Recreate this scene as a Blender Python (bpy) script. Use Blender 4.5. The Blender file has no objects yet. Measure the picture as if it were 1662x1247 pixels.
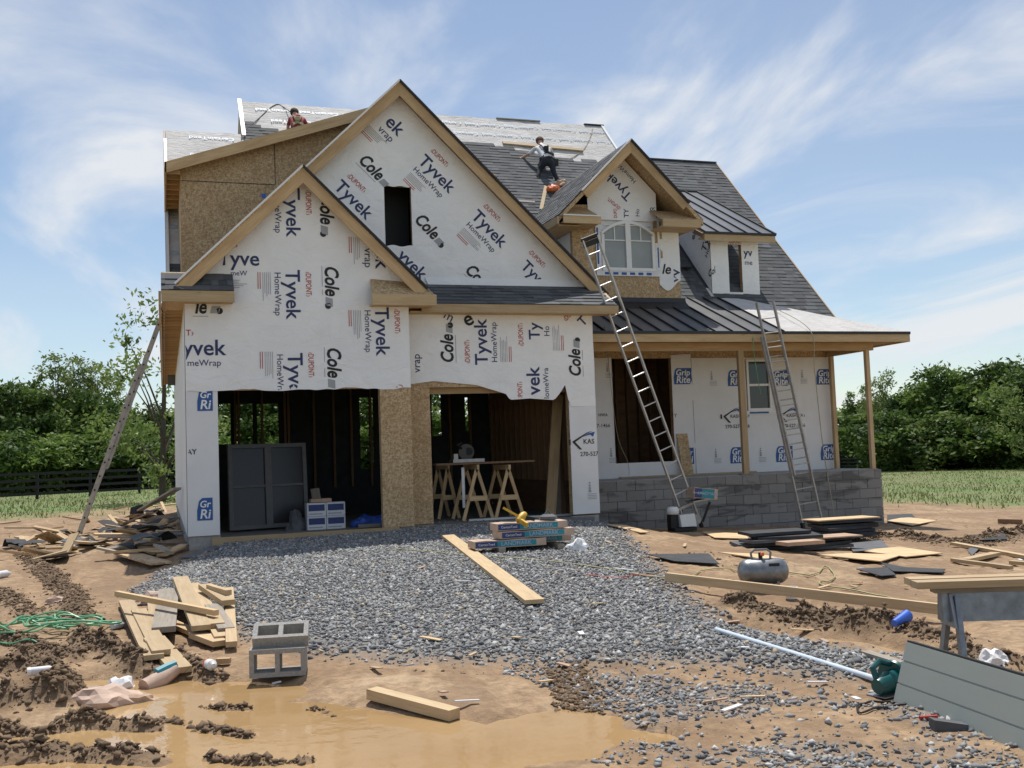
import bpy, bmesh, math, random
import numpy as np
from mathutils import Vector, Matrix, noise as mn
random.seed(7); rng = np.random.default_rng(7)
S = bpy.context.scene; COL = S.collection
# ------------------------------------------------------------------ camera
FPX, PSI, TH, RHO = 1700.0, .32238, .06638, -.03654
fw = np.array([math.sin(PSI)*math.cos(TH), math.cos(PSI)*math.cos(TH), math.sin(TH)])
r0 = np.array([math.cos(PSI), -math.sin(PSI), 0.]); u0 = np.cross(r0, fw)
cr = math.cos(RHO)*r0+math.sin(RHO)*u0; cu = -math.sin(RHO)*r0+math.cos(RHO)*u0
CAM = np.array([-.3508, -17.6527, 1.4646])
cd = bpy.data.cameras.new('camera'); cam = bpy.data.objects.new('camera', cd); COL.objects.link(cam)
m = Matrix.Identity(4)
for i in range(3):
    m[i][0] = cr[i]; m[i][1] = cu[i]; m[i][2] = -fw[i]; m[i][3] = CAM[i]
cam.matrix_world = m
cd.sensor_width = 36; cd.lens = FPX/1662*36; cd.clip_start = .1; cd.clip_end = 3000
S.camera = cam
# ------------------------------------------------------------------ light
SUN_EL, SUN_AZ = math.radians(67), math.radians(16)      # azimuth clockwise from +Y (behind the house, a little right)
W = bpy.data.worlds.new('World'); S.world = W; W.use_nodes = True
nt = W.node_tree; N = nt.nodes; L = nt.links
bgn = N['Background']; bgn.inputs[1].default_value = .10
sky = N.new('ShaderNodeTexSky'); sky.sky_type = 'NISHITA'; sky.sun_disc = False
sky.sun_elevation = SUN_EL; sky.sun_rotation = SUN_AZ; sky.air_density = 1.0; sky.dust_density = .1; sky.ozone_density = 1.6
tc = N.new('ShaderNodeTexCoord'); sep = N.new('ShaderNodeSeparateXYZ'); L.new(tc.outputs['Generated'], sep.inputs[0])
def wm(op, a, b=None, c=None):
    n = N.new('ShaderNodeMath'); n.operation = op
    for i, v in enumerate((a, b, c)):
        if v is None: continue
        if isinstance(v, (int, float)): n.inputs[i].default_value = v
        else: L.new(v, n.inputs[i])
    return n.outputs[0]
zc = wm('ADD', wm('MAXIMUM', sep.outputs[2], 0.0), .12)
cx = wm('DIVIDE', sep.outputs[0], zc); cy = wm('DIVIDE', sep.outputs[1], zc)
cmb = N.new('ShaderNodeCombineXYZ'); L.new(cx, cmb.inputs[0]); L.new(cy, cmb.inputs[1])
def cloud(rot, scl, loc, nscale, lo, hi, detail=9, dist=.6):
    mp = N.new('ShaderNodeMapping'); mp.inputs['Rotation'].default_value = (0, 0, rot); mp.inputs['Scale'].default_value = scl; mp.inputs['Location'].default_value = loc
    L.new(cmb.outputs[0], mp.inputs[0])
    nz = N.new('ShaderNodeTexNoise'); nz.inputs['Scale'].default_value = nscale; nz.inputs['Detail'].default_value = detail; nz.inputs['Roughness'].default_value = .55; nz.inputs['Distortion'].default_value = dist
    L.new(mp.outputs[0], nz.inputs[0])
    mr = N.new('ShaderNodeMapRange'); mr.interpolation_type = 'SMOOTHSTEP'; mr.inputs[1].default_value = lo; mr.inputs[2].default_value = hi
    L.new(nz.outputs[0], mr.inputs[0]); return mr.outputs[0]
c1 = cloud(-.55, (.9, .42, 1), (1.15, .35, 0), 1.3, .47, .68)
c2 = cloud(.2, (1, 1.0, 1), (4.3, 2.2, 0), 1.5, .58, .78, dist=.2)
c3 = cloud(.4, (.6, 1, 1), (.3, 7.1, 0), .5, .35, .8, detail=5)
cm = wm('MINIMUM', wm('ADD', wm('MULTIPLY', c1, .80), wm('ADD', wm('MULTIPLY', c2, .5), wm('ADD', wm('MULTIPLY', c3, .16), .10))), .92)
mx = N.new('ShaderNodeMix'); mx.data_type = 'RGBA'; L.new(cm, mx.inputs[0]); L.new(sky.outputs[0], mx.inputs[6]); mx.inputs[7].default_value = (7.2, 7.4, 7.7, 1)
L.new(mx.outputs[2], bgn.inputs[0])
sd = bpy.data.lights.new('sun', 'SUN'); sd.energy = 4.4; sd.angle = math.radians(.53); sd.color = (1, .95, .87)
so = bpy.data.objects.new('sun', sd); COL.objects.link(so)
tosun = Vector((math.sin(SUN_AZ)*math.cos(SUN_EL), math.cos(SUN_AZ)*math.cos(SUN_EL), math.sin(SUN_EL)))
so.rotation_euler = tosun.to_track_quat('Z', 'Y').to_euler(); so.location = (20, 40, 60)
S.view_settings.view_transform = 'Standard'; S.view_settings.look = 'None'; S.view_settings.gamma = 1; S.view_settings.use_curve_mapping = False
S.view_settings.exposure = .18
S.render.engine = 'CYCLES'
# ------------------------------------------------------------------ pixel helpers (photo pixel -> place)
def ray(px, py): return fw+(px-831)/FPX*cr-(py-623.5)/FPX*cu
def B(px, py, x=None, y=None, z=None):
    d = ray(px, py)
    t = (x-CAM[0])/d[0] if x is not None else (y-CAM[1])/d[1] if y is not None else (z-CAM[2])/d[2]
    return CAM+t*d
def BP(px, py, a, b, off=0):          # plane z = a*y+b
    d = ray(px, py); t = (a*CAM[1]+b+off-CAM[2])/(d[2]-a*d[1]); return CAM+t*d
# ------------------------------------------------------------------ terrain
def hsh(ix, iy, s):
    h = np.sin(ix*127.1+iy*311.7+s*74.7)*43758.5453; return h-np.floor(h)
def vn(x, y, s=0):
    x = np.asarray(x, float); y = np.asarray(y, float)
    ix = np.floor(x); iy = np.floor(y); fx = x-ix; fy = y-iy; fx = fx*fx*(3-2*fx); fy = fy*fy*(3-2*fy)
    a = hsh(ix, iy, s); b = hsh(ix+1, iy, s); c = hsh(ix, iy+1, s); d = hsh(ix+1, iy+1, s)
    return (a+(b-a)*fx)*(1-fy)+(c+(d-c)*fx)*fy
def fbm(x, y, s=0, o=4):
    v = 0; a = .5
    for i in range(o): v = v+a*(vn(x*2**i, y*2**i, s+i*13)-.5); a *= .5
    return v
def sst(a, b, x): t = np.clip((np.asarray(x, float)-a)/(b-a), 0, 1); return t*t*(3-2*t)
def base_h(x, y):
    x = np.asarray(x, float); y = np.asarray(y, float)
    z = -1.5*(1-np.exp(-np.maximum(0, x-6)/32.0))
    z = z-.10*sst(-4, -10, y)
    # drive ramp up to the garage slab
    ramp = np.clip((y+9.5)/8.9, 0, 1)*(.14+.05*sst(0, 4, x))*sst(-.9, .6, x)*(1-sst(6.8, 8.6, x))*(1-sst(1.2, 3, y))
    return z+ramp
def flatG(px, py):
    z = -.1
    for i in range(40): p = B(px, py, z=z); z = .5*z+.5*float(base_h(p[0], p[1]))
    return B(px, py, z=z)
GRAVEL = np.array([flatG(*p)[:2] for p in [(195,968),(250,930),(330,905),(330,880),(640,845),(960,845),(1010,860),(1040,885),(1095,940),(1180,1005),(1330,1040),(1470,1078),(1440,1110),(1330,1110),(1200,1085),(1060,1085),(900,1085),(760,1080),(640,1085),(500,1070),(400,1050),(300,1000)]])
SPILL = np.array([flatG(*p)[:2] for p in [(880,1085),(1200,1070),(1470,1080),(1662,1190),(1662,1247),(1100,1247),(1000,1200),(1020,1130)]])
def sdist(poly, x, y):      # signed distance, + inside
    x = np.asarray(x, float); y = np.asarray(y, float); ins = np.zeros(x.shape, bool); dm = np.full(x.shape, 1e9)
    n = len(poly)
    for i in range(n):
        ax, ay = poly[i]; bx, by = poly[(i+1) % n]
        c = ((ay > y) != (by > y)) & (x < (bx-ax)*(y-ay)/(by-ay+1e-12)+ax); ins ^= c
        ex, ey = bx-ax, by-ay; t = np.clip(((x-ax)*ex+(y-ay)*ey)/(ex*ex+ey*ey+1e-12), 0, 1)
        dm = np.minimum(dm, np.hypot(x-ax-t*ex, y-ay-t*ey))
    return np.where(ins, dm, -dm)
def pdist(pts, x, y):
    dm = np.full(np.shape(x), 1e9)
    for (ax, ay), (bx, by) in zip(pts[:-1], pts[1:]):
        ex, ey = bx-ax, by-ay; t = np.clip(((x-ax)*ex+(y-ay)*ey)/(ex*ex+ey*ey+1e-12), 0, 1)
        dm = np.minimum(dm, np.hypot(x-ax-t*ex, y-ay-t*ey))
    return dm
def gp(pts): return [tuple(flatG(*p)[:2]) for p in pts]
RIDGES = [(gp([(-60,1098),(60,1085),(120,1118),(100,1140),(-60,1150)]), .17, .11), (gp([(-40,1030),(60,1052),(130,1075)]), .10, .10),
          (gp([(130,1040),(200,1078),(240,1088)]), .13, .10), (gp([(-60,1180),(60,1183),(150,1168),(250,1175)]), .07, .07),
          (gp([(-60,1225),(100,1215),(240,1222)]), .12, .10), (gp([(330,1140),(400,1143)]), .06, .06), (gp([(215,1165),(270,1160),(400,1187)]), .06, .06),
          (gp([(340,1222),(400,1228),(500,1226)]), .06, .06), (gp([(290,1070),(350,1100)]), .06, .07), (gp([(500,1140),(550,1155)]), .04, .06),
          (gp([(1190,985),(1260,1000),(1340,1012),(1420,1020)]), .16, .16), (gp([(1430,1015),(1500,1035),(1560,1045)]), .12, .12), (gp([(1560,1075),(1662,1085)]), .12, .14),
          (gp([(1330,880),(1450,872),(1560,885),(1662,868)]), .14, .22), (gp([(40,900),(110,960),(130,1010)]), .06, .12), (gp([(0,960),(50,1000)]), .05, .12)]
PUDDLES = [(gp([(90,1112),(190,1110),(330,1118),(420,1120)]), .42), (gp([(250,1140),(420,1155),(560,1175),(700,1190)]), .5), (gp([(60,1195),(260,1200),(500,1205),(720,1200)]), .33),
           (gp([(380,1240),(650,1230),(860,1190),(890,1180)]), .5), (gp([(0,1245),(300,1250)]), .22), (gp([(1200,1012),(1300,1030),(1345,1040)]), .16), (gp([(1370,1028),(1460,1050),(1540,1062)]), .18), (gp([(1010,1185),(1060,1190)]), .14)]
WATER_Z = -.135
def terrain(x, y, full=False):
    x = np.asarray(x, float); y = np.asarray(y, float)
    z = base_h(x, y)
    g = sdist(GRAVEL, x, y); gi = sst(-.15, .5, g)
    z = z+.05*gi
    far = sst(22, 30, np.hypot(x-3, y+2))
    lump = fbm(x*.9, y*.9, 3)*.10+fbm(x*3.1, y*3.1, 5)*.06+fbm(x*11, y*11, 8, 3)*.04
    nearhouse = sst(0, 1.0, np.maximum(np.maximum(-x, x-14.5), np.maximum(.3-y, y-18)))
    z = z+lump*(1-gi*.85)*(1-far*.7)*(.25+.75*nearhouse)
    clod = np.clip(fbm(x*7, y*7, 21, 4)*2.2+.35, 0, 1.4)*(.6+.8*vn(x*17, y*17, 4))
    for pts, h, w in RIDGES:
        d = pdist(pts, x, y); z = z+h*np.exp(-(d/w)**2)*(.35+.9*clod)
    pm = np.zeros(x.shape)
    for pts, w in PUDDLES:
        d = pdist(pts, x, y)+.22*fbm(x*2.3, y*2.3, 31); pm = np.maximum(pm, 1-sst(w*.55, w*1.25, d))
    z = z*(1-pm)+(np.minimum(z, WATER_Z-.035+.03*fbm(x*5, y*5, 9)))*pm*1.0
    rid = np.zeros(x.shape)
    for pts, h, w in RIDGES: rid = np.maximum(rid, np.exp(-(pdist(pts, x, y)/w)**2)*h)
    z = z+rid*pm*1.1*(.4+.8*clod)
    # debris heap against the left wall
    z = z+.22*np.exp(-(((x+1.0)/.9)**2+((y-2.2)/2.0)**2))
    # tyre print across the mud
    if full: return z, gi, pm, far, rid
    return z
def G(px, py, off=0):
    z = -.1
    for i in range(30): p = B(px, py, z=z); z = .5*z+.5*(float(terrain(np.array([p[0]]), np.array([p[1]]))[0])+off)
    return B(px, py, z=z)
def gz(x, y): return float(terrain(np.array([float(x)]), np.array([float(y)]))[0])
# ------------------------------------------------------------------ materials
MATS = {}
class NB:
    def __init__(s, name, rough=.6, metal=0, spec=.5):
        s.m = bpy.data.materials.new(name); s.m.use_nodes = True; s.t = s.m.node_tree; s.b = s.t.nodes['Principled BSDF']
        s.b.inputs['Roughness'].default_value = rough; s.b.inputs['Metallic'].default_value = metal; s.b.inputs['Specular IOR Level'].default_value = spec
        MATS[name] = s.m
    def n(s, ty, **k):
        x = s.t.nodes.new(ty)
        for a, v in k.items(): setattr(x, a, v)
        return x
    def ln(s, a, b): s.t.links.new(a, b)
    def co(s, kind='pos', scale=(1, 1, 1), rot=(0, 0, 0)):
        if kind == 'pos': o = s.n('ShaderNodeNewGeometry').outputs['Position']
        elif kind == 'uv': o = s.n('ShaderNodeUVMap').outputs[0]
        else: o = s.n('ShaderNodeTexCoord').outputs['Object']
        mp = s.n('ShaderNodeMapping'); mp.inputs['Scale'].default_value = scale; mp.inputs['Rotation'].default_value = rot; s.ln(o, mp.inputs[0]); return mp.outputs[0]
    def noise(s, v, sc, det=4, rough=.55, dist=0):
        x = s.n('ShaderNodeTexNoise'); x.inputs['Scale'].default_value = sc; x.inputs['Detail'].default_value = det; x.inputs['Roughness'].default_value = rough; x.inputs['Distortion'].default_value = dist
        s.ln(v, x.inputs['Vector']); return x.outputs[0]
    def vor(s, v, sc, feat='F1', out=0):
        x = s.n('ShaderNodeTexVoronoi'); x.feature = feat; x.inputs['Scale'].default_value = sc; s.ln(v, x.inputs['Vector']); return x.outputs[out]
    def ramp(s, f, stops):
        x = s.n('ShaderNodeValToRGB'); e = x.color_ramp.elements
        while len(e) < len(stops): e.new(.5)
        for el, (p, c) in zip(e, stops): el.position = p; el.color = (*c, 1) if len(c) == 3 else c
        s.ln(f, x.inputs[0]); return x.outputs[0]
    def mix(s, f, a, b, mode='MIX'):
        x = s.n('ShaderNodeMix', data_type='RGBA', blend_type=mode)
        for i, v in ((0, f), (6, a), (7, b)):
            if isinstance(v, (int, float)): x.inputs[i].default_value = v
            elif isinstance(v, tuple): x.inputs[i].default_value = (*v, 1)
            else: s.ln(v, x.inputs[i])
        return x.outputs[2]
    def rnd(s, lo, hi):
        o = s.n('ShaderNodeObjectInfo').outputs['Random']; mr = s.n('ShaderNodeMapRange'); mr.inputs[3].default_value = lo; mr.inputs[4].default_value = hi; s.ln(o, mr.inputs[0]); return mr.outputs[0]
    def val(s, col, f):
        x = s.n('ShaderNodeHueSaturation'); s.ln(col, x.inputs['Color'])
        if isinstance(f, float): x.inputs['Value'].default_value = f
        else: s.ln(f, x.inputs['Value'])
        return x.outputs[0]
    def col(s, c):
        if isinstance(c, tuple): s.b.inputs['Base Color'].default_value = (*c, 1)
        else: s.ln(c, s.b.inputs['Base Color'])
        return s
    def bump(s, h, st=.3, d=.01):
        x = s.n('ShaderNodeBump'); x.inputs['Strength'].default_value = st; x.inputs['Distance'].default_value = d; s.ln(h, x.inputs['Height']); s.ln(x.outputs[0], s.b.inputs['Normal']); return s
    def attr(s, name, out='Fac'):
        x = s.n('ShaderNodeAttribute'); x.attribute_name = name; return x.outputs[out]
def plain(name, c, rough=.6, metal=0, var=.12, sc=9):
    b = NB(name, rough, metal); n = b.noise(b.co('obj'), sc, 5)
    lo = tuple(v*(1-var) for v in c); hi = tuple(min(1, v*(1+var)) for v in c)
    b.col(b.ramp(n, [(.3, lo), (.7, hi)])).bump(n, .08, .01); return b
# house wraps
b = NB('wrap', .55); p = b.co('pos'); n1 = b.noise(p, 1.3, 5, .6, .8); n2 = b.noise(b.co('pos', (1, 1, 1.7)), 2.6, 4, .55, 1.2)
b.col(b.ramp(n1, [(.25, (.78, .79, .80)), (.7, (.88, .88, .88))])).bump(n2, .6, .05)
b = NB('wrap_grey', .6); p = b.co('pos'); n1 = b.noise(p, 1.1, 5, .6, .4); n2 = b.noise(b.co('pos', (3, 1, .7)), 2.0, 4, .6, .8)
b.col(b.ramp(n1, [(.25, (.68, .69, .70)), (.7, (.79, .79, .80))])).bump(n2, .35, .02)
b = NB('underlay', .75, 0, .2); p = b.co('pos'); n1 = b.noise(p, 2.2, 5, .6, 1.2); n2 = b.noise(b.co('pos', (1, 3, 3)), 2.5, 5, .6, 2)
b.col(b.ramp(n1, [(.3, (.46, .445, .43)), (.7, (.58, .57, .56))])).bump(n2, .7, .04)
for nme, c in (('ink_navy', (.020, .030, .115)), ('ink_red', (.45, .045, .03)), ('ink_black', (.012, .012, .015)), ('ink_blue', (.02, .10, .32)), ('ink_grey', (.34, .35, .38)), ('ink_paleblue', (.33, .43, .56)), ('ink_white', (.8, .8, .8)), ('ink_teal', (.02, .22, .28))): plain(nme, c, .55, 0, .05)
# timber
def timber(name, a, c, dark, kn=.5):
    b = NB(name, .7); v = b.co('uv', (1.2, 22, 1)); g = b.noise(v, 1.6, 5, .6, 1.0); v2 = b.co('uv', (.8, 3, 1)); g2 = b.noise(v2, 2.0, 3)
    c1 = b.ramp(g, [(.25, dark), (.5, a), (.8, c)]); c1 = b.mix(b.ramp(g2, [(.45, (0, 0, 0)), (.8, (1, 1, 1))]), c1, dark)
    k = b.vor(b.co('uv', (1.6, 9, 1)), 1.0); kk = b.ramp(k, [(.03, (kn,)*3), (.09, (0, 0, 0))]); c1 = b.mix(kk, c1, (.12, .06, .025))
    b.col(b.val(c1, b.rnd(.82, 1.14))).bump(g, .15, .004)
timber('lumber', (.52, .36, .19), (.60, .44, .25), (.40, .26, .13))
timber('lumber_pale', (.49, .36, .205), (.56, .43, .27), (.40, .28, .15))
timber('lumber_grey', (.30, .26, .21), (.37, .32, .26), (.20, .17, .13))
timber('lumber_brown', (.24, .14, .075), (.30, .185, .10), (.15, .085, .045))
b = NB('osb', .75); v = b.co('pos', (1, 1, 1)); c0 = b.vor(b.co('pos', (1, 1, .45), (.3, .5, .2)), 58, 'F1', 1); c2 = b.vor(b.co('pos', (.4, .4, 1), (.8, .1, .9)), 62, 'F1', 1)
mm = b.mix(.5, c0, c2); sx = b.n('ShaderNodeSeparateColor'); b.ln(mm, sx.inputs[0]); fl = b.ramp(sx.outputs[0], [(.15, (.30, .20, .105)), (.45, (.46, .325, .18)), (.6, (.53, .385, .22)), (.85, (.64, .49, .31))])
big = b.noise(v, 1.2, 3); b.col(b.mix(b.ramp(big, [(.35, (0, 0, 0)), (.75, (.4, .4, .4))]), fl, (.30, .17, .07))).bump(sx.outputs[0], .12, .003)
# roofing
b = NB('shingle', .9); tone = b.attr('tone'); n1 = b.noise(b.co('pos'), 160, 2); n2 = b.noise(b.co('pos'), 2.5, 4)
c1 = b.ramp(tone, [(0, (.040, .044, .050)), (.5, (.075, .081, .090)), (1, (.125, .132, .142))]); c1 = b.mix(b.ramp(n1, [(.4, (0, 0, 0)), (.7, (.35, .35, .35))]), c1, (.17, .175, .18)); b.col(c1).bump(n1, .08, .002)
b = NB('metal_roof', .38, .55); n1 = b.noise(b.co('pos'), 1.5, 4); b.col(b.ramp(n1, [(.3, (.13, .135, .145)), (.7, (.17, .175, .185))]))
plain('dark_trim', (.02, .021, .024), .5); plain('black', (.012, .012, .013), .6); plain('black_gloss', (.015, .015, .016), .3)
plain('white_trim', (.78, .78, .77), .45, 0, .04); plain('white_plastic', (.75, .75, .74), .4, 0, .06); plain('vinyl', (.80, .80, .79), .35, 0, .03)
b = NB('block', .92); p = b.co('pos'); n1 = b.noise(p, 60, 4, .7); n2 = b.noise(b.co('pos', (.55, 1, 2.4)), 1.4, 4, .6, .5)
c1 = b.ramp(n1, [(.3, (.19, .187, .18)), (.7, (.27, .265, .255))]); wetm = b.ramp(n2, [(.54, (0, 0, 0)), (.60, (.7, .7, .7))]); c1 = b.mix(wetm, c1, (.085, .084, .082)); b.col(b.val(c1, b.rnd(.82, 1.15))).bump(n1, .5, .006)
plain('mortar', (.17, .168, .16), .95, 0, .2, 30); plain('concrete', (.33, .325, .31), .9, 0, .18, 14); plain('cblock', (.30, .29, .27), .95, 0, .22, 60)
b = NB('pane', .06, 0, .6); b.col((.035, .045, .05))
plain('pane_film', (.30, .33, .33), .25, 0, .1, 2)
plain('aluminium', (.55, .55, .54), .45, .3, .12); plain('ladder_grey', (.42, .40, .365), .55, .2, .2); plain('steel', (.30, .31, .32), .42, .8, .15); plain('galvanised', (.22, .235, .25), .38, .7, .25, 14)
plain('skin', (.50, .29, .20), .6); plain('hair', (.10, .045, .02), .8); plain('hair_dark', (.03, .018, .012), .8); plain('shirt_white', (.66, .66, .68), .8); plain('shirt_red', (.26, .035, .04), .8); plain('jeans', (.016, .018, .026), .85); plain('boot', (.20, .13, .08), .8); plain('strap', (.02, .022, .02), .7); plain('strap_tan', (.30, .28, .16), .7)
plain('rope_tan', (.36, .32, .24), .8); plain('rope_dark', (.06, .06, .06), .7); plain('hose_green', (.10, .33, .17), .45); plain('hose_straw', (.34, .33, .15), .6); plain('cord_black', (.014, .014, .014), .5); plain('cord_red', (.45, .04, .03), .5)
plain('yellow', (.62, .36, .03), .45, 0, .2); plain('saw_teal', (.006, .085, .085), .3); plain('tarp_blue', (.03, .09, .38), .45); plain('blue_bright', (.03, .12, .55), .4); plain('bag_white', (.75, .75, .76), .4)
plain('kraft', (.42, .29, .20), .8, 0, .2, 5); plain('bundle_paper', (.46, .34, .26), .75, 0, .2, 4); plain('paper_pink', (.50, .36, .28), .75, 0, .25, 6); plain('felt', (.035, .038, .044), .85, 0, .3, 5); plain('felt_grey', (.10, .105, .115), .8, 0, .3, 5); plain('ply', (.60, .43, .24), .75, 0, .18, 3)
plain('panel_green', (.33, .365, .335), .42, 0, .04, 2); plain('pvc', (.60, .68, .76), .35, 0, .06); plain('orange', (.70, .16, .04), .5); plain('carton', (.62, .63, .66), .6, 0, .06, 3); plain('carton_blue', (.03, .05, .17), .6); plain('fence_black', (.012, .012, .013), .7, 0, .3); plain('void_grey', (.13, .13, .13), .7)
b = NB('water', .04, 0, .5); n1 = b.noise(b.co('pos', (1, 1, 1)), 7, 3, .5, .3); n2 = b.noise(b.co('pos'), .8, 3); b.col(b.ramp(n2, [(.3, (.35, .222, .104)), (.7, (.43, .285, .140))])).bump(n1, .12, .02)
# ground
b = NB('ground', .9); p = b.co('pos'); at = b.n('ShaderNodeAttribute'); at.attribute_name = 'mask'; sp = b.n('ShaderNodeSeparateColor'); b.ln(at.outputs['Color'], sp.inputs[0])
n1 = b.noise(p, .55, 6, .6, .3); n2 = b.noise(p, 9, 6, .65); n3 = b.noise(p, 70, 3, .7)
mud = b.ramp(n1, [(.3, (.24, .150, .080)), (.5, (.36, .240, .135)), (.7, (.44, .315, .190))]); mud = b.mix(b.ramp(n2, [(.35, (.75, .75, .75)), (.6, (0, 0, 0))]), mud, (.15, .09, .05)); n4 = b.noise(b.co('pos', (1, .35, 1), (0, 0, .5)), 1.5, 6, .7, .8); mud = b.mix(b.ramp(n4, [(.42, (.7, .7, .7)), (.56, (0, 0, 0))]), mud, (.20, .125, .068)); mud = b.mix(b.ramp(n4, [(.60, (0, 0, 0)), (.75, (.6, .6, .6))]), mud, (.50, .38, .25)); mud = b.mix(b.ramp(n3, [(.58, (0, 0, 0)), (.75, (.5, .5, .5))]), mud, (.42, .33, .22))
gd = b.ramp(n3, [(.3, (.10, .10, .10)), (.7, (.24, .235, .225))]); mud = b.mix(sp.outputs[1], mud, gd)
clods = b.ramp(n2, [(.3, (.075, .048, .027)), (.7, (.155, .102, .060))]); mud = b.mix(sp.outputs[2], mud, clods)
gr = b.ramp(b.noise(p, 1.8, 6, .7), [(.3, (.055, .10, .022)), (.5, (.11, .17, .04)), (.72, (.21, .22, .075))]); dry = b.ramp(n2, [(.3, (.17, .14, .07)), (.7, (.25, .20, .11))]); gr = b.mix(b.ramp(b.noise(p, .12, 4), [(.45, (0, 0, 0)), (.62, (.6, .6, .6))]), gr, dry)
b.col(b.mix(sp.outputs[0], mud, gr)).bump(n2, .8, .04)
b = NB('gravel', .85); tone = b.attr('tone'); b.col(b.ramp(tone, [(0, (.075, .078, .082)), (.45, (.21, .212, .215)), (.8, (.36, .36, .355)), (.97, (.55, .54, .52)), (1, (.42, .33, .22))]))
def leafmat(name, a, c, d):
    b = NB(name, .6, 0, .3); tone = b.attr('tone'); cc = b.ramp(tone, [(0, a), (.5, c), (1, d)]); cc = b.val(cc, b.rnd(.8, 1.2)); b.col(cc)
    tr = b.n('ShaderNodeBsdfTranslucent'); b.ln(cc, tr.inputs[0]); ms = b.n('ShaderNodeMixShader'); ms.inputs[0].default_value = .35
    out = b.t.nodes['Material Output']; b.ln(b.b.outputs[0], ms.inputs[1]); b.ln(tr.outputs[0], ms.inputs[2]); b.ln(ms.outputs[0], out.inputs[0])
plain('clod', (.15, .10, .06), .95, 0, .35, 25); leafmat('leaf', (.040, .078, .017), (.09, .155, .032), (.18, .25, .06)); leafmat('leaf_light', (.10, .145, .04), (.17, .235, .065), (.25, .30, .10)); leafmat('grass_blade', (.05, .085, .018), (.12, .165, .04), (.32, .28, .13))
plain('bark', (.09, .075, .06), .9, 0, .3, 20)
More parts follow.
